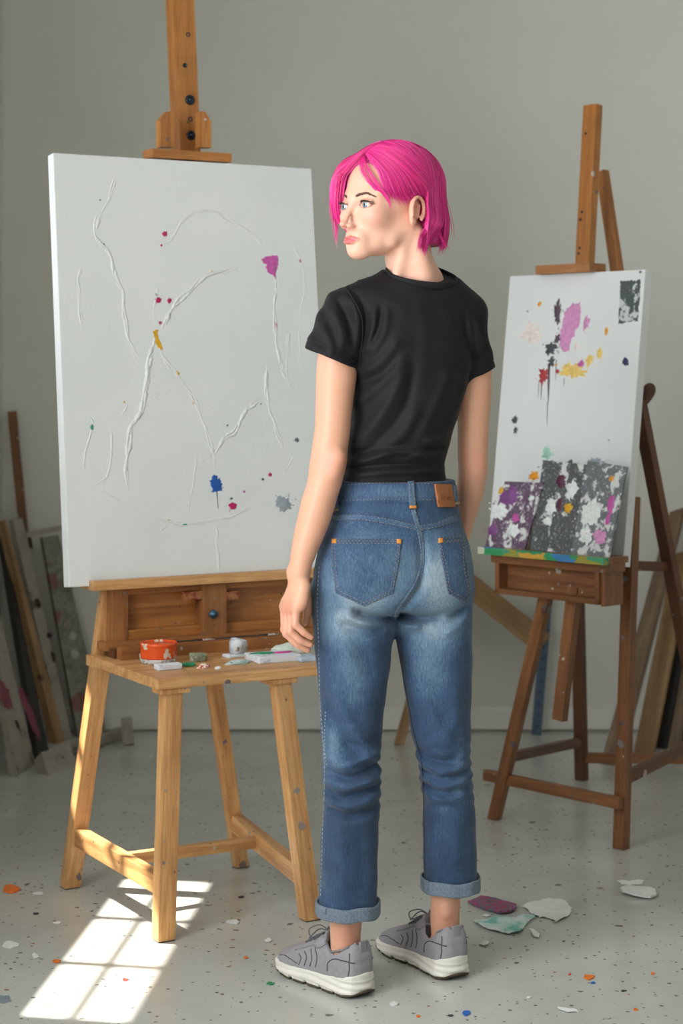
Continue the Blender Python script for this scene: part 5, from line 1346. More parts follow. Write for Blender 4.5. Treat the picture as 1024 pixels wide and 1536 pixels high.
# loose wisps beside the far cheek, at the nape and on top
wis = [([(.074, -.060, .035), (.078, -.068, -.01), (.074, -.066, -.045), (.082, -.064, -.082)], 9), ([(.060, -.070, .0), (.066, -.072, -.04), (.070, -.066, -.088)], 8), ([(.078, -.050, .06), (.088, -.058, .02), (.082, -.066, -.02), (.074, -.070, -.055)], 12),
       ([(-.098, .060, .02), (-.120, .058, -.03), (-.122, .060, -.075)], 5), ([(-.06, .082, -.03), (-.085, .080, -.07), (-.112, .075, -.088)], 6), ([(.066, -.03, -.080), (.070, -.030, -.104)], 4),
       ([(.085, .005, .10), (.092, .030, .060), (.070, .058, .015), (.052, .066, -.012)], 16), ([(.080, .006, .105), (.080, .045, .055), (.055, .066, .005), (.044, .068, -.02)], 10)]
W2, r2, c2 = [], [], []
for pts, n in wis:
    for j in range(n):
        jj = rr.normal(0, .0028, 3); q = [Vector((np.array(p_)+jj+rr.normal(0, .0012, 3)).tolist()) for p_ in pts]; q = catmull(q, 8)
        q = q[:max(6, int(len(q)*rr.uniform(.8, 1)))]
        q = np.array([list(v) for v in q])
        if n >= 10 and pts[0][0] > .079:
            for _ in range(6): q = q-(env(q)-.0012-np.linspace(-.003, .001, len(q)))[:, None]*envgrad(q)
        W2.append(HC+q @ RHd); r2.append(.0005); c2.append(pk_a*rr.uniform(.8, 1.15))
hair = strands('hair', W+W2, rads+r2, M_hair, person, cols+c2)
# dense under-layer of the hair
F = Field(np.arange(-.150, .110, .0026), np.arange(-.105, .105, .0026), np.arange(-.10, .145, .0026))
X, Y, Z = F.co((slice(None),)*3); pp = np.stack(np.broadcast_arrays(X, Y, Z), -1)
V = env(pp).astype(f4)+.0085
fn_near = np.interp(Z, [-.10, -.05, -.02, .015, .035, .06, .085, .10], [-.036, -.036, -.042, -.030, .018, .054, .074, .2])
fn_far = np.interp(Z, [-.10, -.05, .0, .06, .085, .10], [.015, .030, .050, .064, .076, .2])
lim = np.where(Y > 0, fn_near, fn_far); V = smax(V, (X-lim).astype(f4), .018); V = smax(V, (-.078-Z).astype(f4)+0*V, .006)
V += (.0012*np.sin((Y*1.0+X*.6)*900+Z*60)).astype(f4)
F.V = V.astype(f4); V_, F_ = F.mesh()
np_mesh('hair_underlayer', HC+V_ @ RHd, F_, M_hair, hair, np.tile(pk_a*.4+pk_b*.5, (len(V_), 1)))
del F, V, pp
# brows and lashes
bp, bc, br_ = [], [], []
bv = BVHTree.FromPolygons([Vector(v) for v in Vh2.tolist()], [tuple(f) for f in Fh2.tolist()])
def cast_local(l, u, f0=.16):
    o = Vector(hw(f0, l, u).tolist()); hit = bv.ray_cast(o, Vector((-fF).tolist())); return np.array(hit[0]) if hit[0] else None
def brow(s):
    for i in range(260):
        t = rr.random(); l = s*(.0125+.0345*t); u = .0118+.0052*math.sin(min(1, t*1.25)*math.pi*.62)-.006*max(0, t-.62)/.38+rr.normal(0, .0013*(1-.6*t))
        a = cast_local(l, u)
        b2 = cast_local(l+s*.0048, u+.0018*(1-2.0*t))
        if a is None or b2 is None: continue
        n = fF*.0006; bp.append(np.array([a+n*.5, (a+b2)/2+n*2, b2+n])); bc.append(lin((92, 58, 46))*rr.uniform(.8, 1.3)); br_.append(.00038)
for s in (-1, 1): brow(s)
strands('eyebrow', bp, br_, M_brow, person, bc, .5)
bp, bc, br_ = [], [], []
for s in (-1, 1):
    for i in range(70):
        t = i/69; l = s*(.0188+.0290*t); x = (abs(l)-.0325)/.0155; u = -.0060+.0062*math.sqrt(max(0, 1-x*x)); cc = np.array([.0722, s*.0315, 0])
        f = .0722+math.sqrt(max(1e-6, .0148**2-(l-s*.0320)**2-(u+.005)**2)); a = np.array([f, l, u]); d = np.array([.0034, s*(.0040*t), .0034])
        bp.append(np.array([hw(*a), hw(*(a+d*.6+np.array([.0006, 0, -.0008]))), hw(*(a+d))])); bc.append(lin((40, 26, 24))); br_.append(.00045)
strands('eyelash', bp, br_, M_brow, person, bc, .6)
# ================================================================== CLOTHES
# ---- t-shirt
SF = Field(np.arange(-.10, .34, .0023), np.arange(3.62, 3.90, .0025), np.arange(.955, 1.43, .0026))
add_loft(SF, SHIRT, .02, yaw=YAW, p=2.2)
for (a, b, r0, r1) in (((600, 434, 3.758), (528, 460, 3.733), .041, .043), ((655, 436, 3.765), (698, 470, 3.79), .041, .042)): SF.rc(P(*a), P(*b), r0, r1, .035)
def sleeve(a, b, r0, r1, pe, nrm, cav):
    a, b = np.array(P(*a)), np.array(P(*b)); pe = np.array(P(*pe)); nrm = np.array(nrm)/np.linalg.norm(nrm); ab = b-a; L2 = ab@ab
    ext = 1.35
    def fn(X, Y, Z):
        t = np.clip(((X-a[0])*ab[0]+(Y-a[1])*ab[1]+(Z-a[2])*ab[2])/L2, 0, ext); dx, dy, dz = X-a[0]-t*ab[0], Y-a[1]-t*ab[1], Z-a[2]-t*ab[2]
        s_ = (X-pe[0])*nrm[0]+(Y-pe[1])*nrm[1]+(Z-pe[2])*nrm[2]
        hemline = .0012*np.exp(-((s_+.016)/.0012)**2)
        wr = (.0020*np.sin(X*150+Z*60+1.0)+.0014*np.sin(X*95-Z*70))*np.clip((-s_-.008)/.03, 0, 1)
        d = np.sqrt(dx*dx+dy*dy+dz*dz)-(r0+(r1-r0)*t)+hemline+wr
        return smax(d, s_, .003).astype(f4)
    m = .085; SF.op(fn, np.minimum(a, b)-m, np.maximum(a, b)+m, .018)
    c0, c1, q0, q1 = cav; SF.rc(P(*c0), P(*c1), q0, q1, .002, 'sub')
sleeve((517, 471, 3.715), (499, 528, 3.70), .0495, .0545, (497, 538, 3.70), (-.37, 0, -.93), ((502, 532, 3.699), (492, 572, 3.695), .0440, .0520))
sleeve((692, 494, 3.80), (709, 545, 3.802), .0460, .0435, (722, 561, 3.80), (.40, 0, -.92), ((712, 562, 3.803), (716, 600, 3.803), .0370, .0410))
z2 = lambda pts: [(430+x/3.103, 380+y/3.103) for x, y in pts]
FOLDS = [(z2([(345, 470), (370, 350), (345, 220), (255, 140)]), -.0035, .006), (z2([(360, 470), (400, 360), (415, 230)]), .0042, .008), (z2([(385, 480), (450, 370), (470, 240)]), .0034, .009), (z2([(375, 440), (425, 350), (440, 240)]), -.003, .006),
         (z2([(350, 560), (440, 500), (530, 390)]), .0045, .010), (z2([(345, 600), (450, 560), (550, 440)]), -.003, .008), (z2([(300, 700), (390, 650), (500, 540), (545, 420)]), .004, .012), (z2([(290, 900), (400, 800), (500, 650), (560, 480)]), .0055, .013),
         (z2([(330, 960), (470, 830), (560, 690), (590, 520)]), -.0040, .010), (z2([(420, 950), (540, 850), (620, 700)]), .0045, .012), (z2([(600, 900), (700, 700), (780, 500)]), .0035, .012), (z2([(700, 850), (780, 690), (830, 520)]), -.003, .009),
         (z2([(280, 985), (400, 955), (540, 925), (740, 955)]), .0050, .007), (z2([(270, 1010), (480, 985), (740, 990)]), -.0045, .006), (z2([(265, 1040), (500, 1020), (740, 1015)]), .0045, .007), (z2([(300, 940), (420, 910), (560, 890)]), -.0035, .007),
         (z2([(640, 880), (700, 870), (750, 850)]), .005, .008), (z2([(640, 910), (745, 905)]), -.004, .006), (z2([(560, 960), (660, 930), (745, 935)]), .004, .006),
         (z2([(900, 470), (880, 380), (850, 250)]), .0035, .008), (z2([(870, 500), (840, 400), (830, 300)]), -.003, .008), (z2([(905, 510), (940, 420), (900, 300)]), -.003, .006), (z2([(620, 180), (640, 400), (620, 600)]), .0022, .014),
         (z2([(220, 190), (280, 300), (300, 430)]), -.0035, .007), (z2([(180, 230), (240, 330), (260, 470)]), .0035, .009), (z2([(300, 200), (330, 320), (325, 480)]), .0040, .008), (z2([(150, 330), (200, 400), (210, 480)]), .003, .009)]
sf = seglines(FOLDS, 3.665)
SF.op(lambda X, Y, Z: (1.4*sf(X, Z)*np.clip((3.80-Y)/.05, 0, 1)+.0015*np.sin(X*70+Z*40+2)*np.sin(Z*55)*np.ones_like(Y)).astype(f4), (-.2, 3.5, .9), (.4, 4, 1.43), mode='disp')
# neck opening: tilted cut above the collar
pa, pb = np.array(P(583, 404, 3.75)), np.array(P(668, 417, 3.75)); tn = np.array([-(pb-pa)[2], 0, (pb-pa)[0]]); tn /= np.linalg.norm(tn); tn = tn+np.array([0, -.36, 0]); tn /= np.linalg.norm(tn)
SF.op(lambda X, Y, Z: ((X-pa[0])*tn[0]+(Y-pa[1])*tn[1]+(Z-pa[2])*tn[2]).astype(f4), (-.2, 3.5, 1.3), (.4, 4, 1.43), .004, 'int')
Vs, Fs = SF.mesh(); del SF
M_shirt, nt, b = new_mat('black_jersey'); co = objco(nt, rnd=False)
nt.links.new(ramp(nt, noise(nt, co, 14, 3), [(.3, rgb((12, 12, 16))), (.7, rgb((17, 16, 21)))]).outputs[0], b.inputs['Base Color'])
b.inputs['Roughness'].default_value = .72; b.inputs['Specular IOR Level'].default_value = .3; b.inputs['Sheen Weight'].default_value = .04; b.inputs['Sheen Roughness'].default_value = .4; bump(nt, b, noise(nt, co, 900, 2), .12, .0006)
shirt = np_mesh('t_shirt', Vs, Fs, M_shirt, person)
bvS = BVHTree.FromPolygons([Vector(v) for v in Vs.tolist()], [tuple(f) for f in Fs.tolist()])
# ribbed collar band following the neck opening
zzN, cxN, wN, cyN, ryN = dense(SHIRT)
mb = MB(); N = 72; V = []; prof = [(-.0015, -.0085), (.0022, -.0085), (.0030, -.002), (.0020, .0065), (0, .0075), (-.0022, .0065), (-.0030, -.004)]
for i in range(N):
    th = 2*math.pi*i/N; z = float(pa[2])
    for _ in range(4):
        cx_, w_, cy_, r_ = [float(np.interp(z, zzN, a)) for a in (cxN, wN, cyN, ryN)]
        x = cx_+w_*math.cos(th); y = cy_+r_*math.sin(th); z = float(pa[2]-((x-pa[0])*tn[0]+(y-pa[1])*tn[1])/tn[2])-.001
    o = Vector((cx_, cy_, z)); rad = (Vector((x, y, z))-o).normalized()
    for (dr_, dz_) in prof: V.append(Vector((x, y, z))+rad*(dr_+.0010)+Vector(tn.tolist())*dz_)
n_ = len(prof); Fc = [(i*n_+k, i*n_+(k+1) % n_, ((i+1) % N)*n_+(k+1) % n_, ((i+1) % N)*n_+k) for i in range(N) for k in range(n_)]
mk('collar', V, Fc, M_shirt, shirt, True)
# helpers laying seams and patches on cloth: traced points are cast on to the garment from behind the person
def castpx(bv_, px, py, lift=0.0):
    d = Vector(((px-CX)/FP, 1.0, -(py-HY)/FP)).normalized(); o = Vector((0, 0, CAMH))+d*3.2
    h_ = bv_.ray_cast(o, d, 1.2)
    if h_[0] is None: return None
    n = h_[1] if h_[1].dot(d) < 0 else -h_[1]
    return h_[0]+n*lift, n
def seam(bv_, pts, r, mat, parent, name='seam', dash=None, lift=.0006, smooth_=3):
    q = catmull([Vector((x, y, 0)) for x, y in pts], 24) if len(pts) > 1 else []
    pix = [q[0]]
    for p_ in q[1:]:
        while (p_-pix[-1]).length > 1.3: pix.append(pix[-1]+(p_-pix[-1]).normalized()*1.3)
    w = [castpx(bv_, p_.x, p_.y, lift) for p_ in pix]; w = [a[0] for a in w if a]
    for _ in range(smooth_):
        w = [w[0]]+[(w[i-1]+w[i]*2+w[i+1])/4 for i in range(1, len(w)-1)]+[w[-1]] if len(w) > 2 else w
    mb = MB()
    if dash:
        i = 0
        while i+dash < len(w): mb.tube(w[i:i+dash], r, 5); i += dash+1
    elif len(w) > 2: mb.tube(w, r, 6)
    return mb if name is None else mb.build(name, mat, parent)
M_shseam = plain('shirt_seam', (22, 22, 25), .8)
seam(bvS, z2([(253, 140), (300, 200), (345, 290), (352, 380), (340, 470), (332, 540)]), .0011, M_shseam, shirt, 'armhole_seam')
seam(bvS, z2([(255, 140), (330, 128), (420, 105), (470, 85)]), .0010, M_shseam, shirt, 'shoulder_seam')
seam(bvS, z2([(92, 395), (160, 420), (240, 455), (325, 510)]), .0007, M_shseam, shirt, 'hem_stitch')
seam(bvS, z2([(880, 555), (920, 530), (958, 500)]), .0007, M_shseam, shirt, 'hem_stitch')

# ---- jeans
JF = Field(np.arange(-.085, .295, .0024), np.arange(3.59, 3.90, .0026), np.arange(.135, 1.01, .0028))
add_loft(JF, [(690, 512, 678, 3.765, .095)]+HIPS, .02, yaw=YAW, cap=.04)
for rows in (LEGL, LEGR): add_loft(JF, rows, .022, p=2.25, cap=.003)
JF.ell(P(548, 858, 3.705), (.078, .070, .082), .04); JF.ell(P(652, 856, 3.730), (.070, .066, .080), .04)
zj = lambda pts: [(400+x/3.012, 680+y/3.012) for x, y in pts]; zk = lambda pts: [(440+x/3.413, 1000+y/3.413) for x, y in pts]
JFOLD = [(zj([(390, 705), (450, 735), (520, 755), (575, 760)]), -.0105, .009), (zj([(330, 765), (430, 800), (540, 800)]), -.0060, .010), (zj([(340, 730), (440, 765), (560, 780)]), .0060, .010), (zj([(590, 750), (700, 760), (810, 745)]), -.0105, .009), (zj([(690, 800), (800, 770), (925, 700)]), -.0065, .010),
         (zj([(600, 800), (720, 790), (860, 750)]), .0060, .010), (zj([(800, 830), (880, 790), (925, 740)]), .003, .010), (zj([(700, 345), (700, 500), (690, 600), (640, 665), (575, 740)]), -.0045, .010), (zj([(420, 830), (450, 930), (470, 1020)]), -.0025, .015), (zj([(330, 800), (360, 900), (390, 1010)]), .003, .016),
         (zk([(150, 120), (240, 330), (350, 480), (440, 560)]), -.0035, .012), (zk([(200, 100), (300, 300), (400, 430)]), .0035, .014), (zk([(180, 465), (260, 500), (330, 480), (440, 440)]), .0045, .009), (zk([(170, 520), (260, 560), (350, 540), (450, 500)]), -.0040, .008), (zk([(150, 590), (260, 610), (360, 590), (450, 560)]), .0050, .009),
         (zk([(160, 630), (250, 665), (350, 640), (445, 610)]), -.0050, .008), (zk([(150, 680), (260, 700), (360, 685), (445, 655)]), .0045, .009), (zk([(170, 725), (280, 750), (440, 720)]), -.0035, .009), (zk([(220, 790), (330, 800), (440, 770)]), .0025, .010), (zk([(250, 390), (330, 400), (450, 370)]), -.003, .010),
         (zk([(600, 480), (700, 560), (800, 570), (900, 530)]), .0045, .010), (zk([(640, 560), (740, 605), (830, 600), (910, 570)]), -.0048, .008), (zk([(650, 600), (750, 640), (850, 640), (920, 610)]), .0045, .009), (zk([(650, 650), (760, 680), (850, 680), (930, 650)]), -.0042, .008), (zk([(670, 700), (770, 720), (930, 690)]), .0035, .010),
         (zk([(610, 440), (700, 500), (780, 520), (880, 480)]), -.0035, .009), (zk([(850, 100), (840, 300), (760, 420)]), .003, .014), (zk([(700, 100), (760, 250), (850, 380)]), -.003, .013), (zk([(240, 850), (250, 1000), (240, 1180)]), .002, .014), (zk([(340, 850), (350, 1000), (340, 1180)]), -.002, .014), (zk([(160, 1050), (150, 1120), (180, 1200)]), -.002, .008), (zk([(840, 800), (850, 950), (840, 1080)]), .002, .014)]
jf = seglines(JFOLD, 3.66); zw = float(P(0, 754, 3.66).z)
def jd(X, Y, Z):
    side = np.clip((3.80-Y)/.05, 0, 1)
    d = 1.75*jf(X, Z)*side-.0036*(Z > zw)+.0013*np.exp(-((Z-zw)/.0015)**2)
    knee = np.exp(-((Z-float(P(0, 1175, 3.7).z))/.06)**2)
    return (d+knee*.0022*np.sin(Z*260+np.sin(X*90)*1.2+Y*30)+.0012*np.sin(X*60+Z*35)*np.sin(Z*48+Y*50)).astype(f4)
JF.op(jd, (-.2, 3.5, 0), (.4, 4, 1.1), mode='disp')
zt_ = float(P(0, 724, 3.67).z); JF.op(lambda X, Y, Z: (Z-zt_+0*X+0*Y).astype(f4), (-.2, 3.5, .9), (.4, 4, 1.1), .002, 'int')
Vj, Fj = JF.mesh(); del JF
pxj = CX+FP*Vj[:, 0]/Vj[:, 1]; pyj = HY-FP*(Vj[:, 2]-CAMH)/Vj[:, 1]
def g2(cx_, cy_, rx, ry): return np.exp(-(((pxj-cx_)/rx)**2+((pyj-cy_)/ry)**2))
fade = 1.0*g2(545, 868, 56, 66)+.9*g2(662, 868, 44, 66)+.45*g2(515, 940, 34, 30)+.45*g2(655, 948, 40, 30)+.35*g2(530, 1000, 24, 60)+.30*g2(650, 1010, 26, 50)+.35*g2(500, 1120, 14, 50)+.25*g2(690, 1150, 12, 60)+.25*g2(585, 738, 90, 12)
for pts, amp, w in JFOLD:       # whiskered wear on the crests of the folds
    if amp > .003:
        for x, y in pts: fade += .16*g2(x, y, 10, 5)
fade = np.clip(fade*1.25, 0, 1); col = np.stack([fade]*3, 1)
M_denim, nt, b = new_mat('denim'); at = nd(nt, 'ShaderNodeVertexColor'); at.layer_name = 'Col'; co = objco(nt, rnd=False)
st = noise(nt, objco(nt, (520, 520, 45), False), 1.0, 3, .6); n1 = noise(nt, co, 10, 5, .65); n3 = noise(nt, co, 260, 3, .7)
sx_ = nt.nodes.new('ShaderNodeSeparateColor'); nt.links.new(at.outputs[0], sx_.inputs[0])
fac = math_(nt, 'ADD', math_(nt, 'MULTIPLY', sx_.outputs[0], .55), math_(nt, 'MULTIPLY', math_(nt, 'SUBTRACT', n1, .5), .55))
fac = math_(nt, 'ADD', fac, math_(nt, 'MULTIPLY', math_(nt, 'SUBTRACT', st, .5), .55)); fac = math_(nt, 'ADD', fac, math_(nt, 'MULTIPLY', math_(nt, 'SUBTRACT', n3, .5), .25)); fac = math_(nt, 'ADD', fac, .22)
nt.links.new(ramp(nt, fac, [(0, rgb((20, 36, 56))), (.3, rgb((42, 68, 98))), (.6, rgb((88, 114, 136))), (1, rgb((158, 170, 174)))]).outputs[0], b.inputs['Base Color'])
b.inputs['Roughness'].default_value = .82; b.inputs['Sheen Weight'].default_value = .1; bump(nt, b, st, .35, .0008)
jeans = np_mesh('jeans', Vj, Fj, M_denim, person, col)
bvJ = BVHTree.FromPolygons([Vector(v) for v in Vj.tolist()], [tuple(f) for f in Fj.tolist()])
def col_attr(o, v):
    me = o.data; ca = me.color_attributes.new('Col', 'FLOAT_COLOR', 'POINT'); n = len(me.vertices)
    a = np.ones((n, 4), f4); a[:, :3] = np.asarray(v).reshape(-1, 1) if np.ndim(v) else v; ca.data.foreach_set('color', a.ravel())
def inpoly(x, y, poly):
    c = False; n = len(poly); j = n-1
    for i in range(n):
        xi, yi = poly[i]; xj, yj = poly[j]
        if (yi > y) != (yj > y) and x < (xj-xi)*(y-yi)/(yj-yi)+xi: c = not c
        j = i
    return c
def patch(name, poly, bv_, mat, parent, lift=.0020, step=2.0, wear=.4, below=.001):
    """cloth patch with its own thickness laid over the garment inside a traced outline"""
    bm = bmesh.new(); vs = [bm.verts.new((x, y, 0)) for x, y in poly]; bm.faces.new(vs)
    x0, x1 = min(p[0] for p in poly), max(p[0] for p in poly); y0, y1 = min(p[1] for p in poly), max(p[1] for p in poly)
    x = x0+step
    while x < x1: bmesh.ops.bisect_plane(bm, geom=bm.verts[:]+bm.edges[:]+bm.faces[:], plane_co=(x, 0, 0), plane_no=(1, 0, 0)); x += step
    y = y0+step
    while y < y1: bmesh.ops.bisect_plane(bm, geom=bm.verts[:]+bm.edges[:]+bm.faces[:], plane_co=(0, y, 0), plane_no=(0, 1, 0)); y += step
    bm.verts.ensure_lookup_table(); bm.verts.index_update(); n = len(bm.verts); top, bot = [], []; last = None; nr = []
    for v in bm.verts:
        h_ = castpx(bv_, v.co.x, v.co.y)
        if h_ is None: h_ = last or (P(v.co.x, v.co.y, 3.7), Vector((0, -1, 0)))
        last = h_; top.append(h_[0].copy()); nr.append(h_[1].copy())
    nb = [[e.other_vert(v).index for e in v.link_edges] for v in bm.verts]
    for _ in range(4): nr = [(nr[i]*2+sum((nr[j] for j in nb[i]), Vector())).normalized() for i in range(n)]
    V = [t+q*lift for t, q in zip(top, nr)]+[t-q*below for t, q in zip(top, nr)]
    Fc = [tuple(v.index for v in f.verts) for f in bm.faces]; F2 = Fc+[tuple(i+n for i in reversed(f)) for f in Fc]
    for e in bm.edges:
        if len(e.link_faces) == 1: a, c = e.verts[0].index, e.verts[1].index; F2.append((a, c, c+n, a+n))
    bm2 = bmesh.new(); bv_s = [bm2.verts.new(v) for v in V]
    for f in F2:
        try: bm2.faces.new([bv_s[i] for i in f])
        except ValueError: pass
    bm.free(); o = mkbm(name, bm2, mat, parent, True)
    if mat == M_denim: col_attr(o, wear)
    return o
M_thread = plain('tan_thread', (158, 134, 104), .7); M_ochre = plain('ochre_bartack', (196, 128, 54), .7); M_pale = plain('pale_thread', (168, 176, 182), .7)
POL = [(498, 808), (602, 808.5), (597, 850), (589, 889), (546, 909), (504, 889), (499, 850)]
POR = [(656, 808), (694, 804), (700, 850), (705, 892), (697, 903), (672, 890), (664, 850)]
def inset_poly(poly, d):
    cx_, cy_ = sum(p[0] for p in poly)/len(poly), sum(p[1] for p in poly)/len(poly)
    return [(x+(cx_-x)/max(1, math.hypot(cx_-x, cy_-y))*d*1.25, y+(cy_-y)/max(1, math.hypot(cx_-x, cy_-y))*d*1.25) for x, y in poly]
for pol, hemp, tacks, wear in ((POL, [(499, 815.5), (601, 816)], ((502, 812), (598, 812)), .28), (POR, [(657, 815), (695, 811.5)], ((660, 811),), .2)):
    pk_ = patch('back_pocket', pol, bvJ, M_denim, jeans, .0022, 2.4, wear)
    bvP = bvJ
    for d_, nm in ((1.0, 'pocket_stitch'), (4.6, 'pocket_stitch')):
        ip = inset_poly(pol, d_); mbs = MB()
        for i in range(1, len(ip)):
            a, c = ip[i], ip[(i+1) % len(ip)]; s_ = seam(bvJ, [a, c], .00042, M_thread, pk_, None, 3, .0026); mbs.add(s_.v, s_.f)
        s_ = seam(bvJ, [ip[0], ip[1]], .00042, M_thread, pk_, None, 3, .0026); mbs.add(s_.v, s_.f)
        mbs.build(nm, M_thread, pk_)
    s_ = seam(bvJ, hemp, .00045, M_thread, pk_, 'hem_stitch', 3, .0028)
    for tx, ty in tacks: patch('bartack', [(tx-3.4, ty-3.4), (tx+3.4, ty-3.4), (tx+3.2, ty+3.6), (tx-3.2, ty+3.6)], bvJ, M_ochre, pk_, .0036, 2.4)
def felled(pts, w, name='felled_seam', wear=.55):
    """raised double-stitched seam along traced points"""
    q = catmull([Vector((x, y, 0)) for x, y in pts], 6) if len(pts) > 2 else [Vector((x, y, 0)) for x, y in pts]
    L, R_ = [], []
    for i, p_ in enumerate(q):
        t = (q[min(i+1, len(q)-1)]-q[max(0, i-1)]).normalized(); s_ = Vector((-t.y, t.x, 0))*w/2; L.append(p_+s_); R_.append(p_-s_)
    o = patch(name, [(v.x, v.y) for v in L]+[(v.x, v.y) for v in reversed(R_)], bvJ, M_denim, jeans, .0016, 3.0, wear)
    for side in (.42, -.42):
        pp_ = []
        for i, p_ in enumerate(q):
            t = (q[min(i+1, len(q)-1)]-q[max(0, i-1)]).normalized(); s_ = Vector((-t.y, t.x, 0))*w*side; pp_.append((p_.x+s_.x, p_.y+s_.y))
        seam(bvJ, pp_, .0004, M_thread, o, 'seam_stitch', 3, .0022)
felled([(491, 777), (540, 776.5), (585, 783), (626, 792)], 8, wear=.35); felled([(631, 792), (660, 786), (685, 776)], 8, wear=.35)
felled([(619, 764), (626, 788), (632, 815), (633, 845), (626, 872), (612, 895), (598, 914), (593, 925)], 6.5, wear=.45)
seam(bvJ, [(506, 727.5), (560, 725), (620, 725), (679, 727)], .0004, M_thread, jeans, 'waistband_stitch', 3, .0010)
seam(bvJ, [(502, 752), (560, 749), (620, 749), (684, 751)], .0004, M_thread, jeans, 'waistband_stitch', 3, .0010)
for pol in ([(611, 724), (620, 724), (623, 763), (614, 763)], [(503, 727), (509, 726), (508, 766), (499, 768)], [(676, 727), (681, 728), (685, 757), (680, 757)]):
    lp_ = patch('belt_loop', pol, bvJ, M_denim, jeans, .0050, 3, .3, .0)
    for s_ in (.22, .78):
        a = (pol[0][0]*(1-s_)+pol[1][0]*s_, pol[0][1]+2); c = (pol[3][0]*(1-s_)+pol[2][0]*s_, pol[3][1]-2); seam(bvJ, [a, c], .0004, M_thread, lp_, 'loop_stitch', 3, .0056)
    patch('bartack', [(pol[3][0]-.3, pol[3][1]-4), (pol[2][0]+.3, pol[2][1]-4), (pol[2][0]+.3, pol[2][1]), (pol[3][0]-.3, pol[3][1])], bvJ, M_ochre if pol[0][0] == 611 else M_thread, lp_, .0058, 2.4)
M_leather = plain('tan_leather', (152, 92, 48), .6, var=.12, nscale=60, bmp=.2)
lt = patch('leather_patch', [(650.5, 726), (675, 726.5), (681, 761), (656, 760.5)], bvJ, M_leather, jeans, .0040, 2.4)
lt['label'] = 'tan leather patch with small embossed lettering'
M_emb = plain('embossed_mark', (104, 58, 30), .7)
def letter(strokes, x0, y0, s):
    for st_ in strokes:
        seam(bvJ, [(x0+x*s+(y0+y*s-744)*.15, y0+y*s) for x, y in st_], .0005, M_emb, lt, 'embossed_letter', None, .0044, 0)
LET = [[[(0, 0), (0, 1)], [(0, 0), (.6, 0)], [(0, .5), (.5, .5)], [(0, 1), (.6, 1)]], [[(0, .35), (0, 1)], [(0, .55), (.5, .35)]], [[(.1, .4), (0, .7), (.2, 1), (.5, .8), (.45, .45), (.1, .4)]], [[(0, .4), (0, 1)], [(0, .5), (.4, .4), (.5, 1)]]]
for i, L_2 in enumerate(LET): letter(L_2, 658.5+i*4.4, 743, 7 if i == 0 else 6.4)
seam(bvJ, zk([(165, 230), (160, 400), (172, 520)]), .0008, M_pale, jeans, 'side_seam', 3, .0006)
seam(bvJ, [(479, 850), (476, 900), (478, 960), (481, 1060), (487, 1150), (484, 1250), (481, 1350)], .0007, M_pale, jeans, 'side_seam', 4, .0008)
seam(bvJ, [(594, 955), (604, 1010), (619, 1090), (633, 1150), (636, 1230), (638, 1322)], .0009, plain('dark_thread', (40, 52, 74), .8), jeans, 'inseam', None, .0006)
# ---- turned-up cuffs
M_cuff, nt, b = new_mat('cuff_denim_reverse'); co = objco(nt, rnd=False)
n = noise(nt, objco(nt, (400, 400, 200), False), 1.0, 3, .7)
nt.links.new(ramp(nt, n, [(.3, rgb((84, 96, 110))), (.7, rgb((122, 134, 146)))]).outputs[0], b.inputs['Base Color']); b.inputs['Roughness'].default_value = .9; bump(nt, b, n, .4, .001)
def cuff(rows, yt, yb, extra, Y):
    z1, z0 = float(P(0, yt, Y).z), float(P(0, yb, Y).z)
    fn = loftfn(rows+[(rows[-1][0]+40,)+tuple(rows[-1][1:])], 0, 2.25)
    CF = Field(np.arange(fn.lo[0]-.01, fn.hi[0]+.01, .002), np.arange(3.60, 3.90, .002), np.arange(z0-.015, z1+.015, .0016))
    cxm = (rows[-1][1]+rows[-1][2])/2
    def g(X, Y_, Z):
        d = fn(X, Y_, Z); ww = .0015*np.sin(X*80+Y_*60)
        zt, zb = z1+ww, z0+ww
        s = np.abs(d-extra-.0010*np.sin(X*150))-.0032
        return smax(s, np.maximum(Z-zt, zb-Z)+0*s, .004).astype(f4)
    CF.op(g, (-1, 3, 0), (1, 5, 2), 0); CF.V[CF.V > .4] = .4
    V, Fc = CF.mesh(); o = np_mesh('cuff', V, Fc, M_cuff, jeans); return o, V, Fc
oc, Vc, Fc_ = cuff(LEGL, 1350, 1371, .0040, 3.695); bvC = BVHTree.FromPolygons([Vector(v) for v in Vc.tolist()], [tuple(f) for f in Fc_.tolist()])
patch('cuff_seam', [(484, 1351), (489, 1352), (489, 1371), (484, 1370)], bvC, M_cuff, oc, .0022, 2.4)
oc2, Vc2, Fc2 = cuff(LEGR, 1313, 1334, .0040, 3.805); bvC2 = BVHTree.FromPolygons([Vector(v) for v in Vc2.tolist()], [tuple(f) for f in Fc2.tolist()])
patch('cuff_seam', [(637, 1314), (642, 1315), (642, 1334), (637, 1333)], bvC2, M_cuff, oc2, .0022, 2.4)

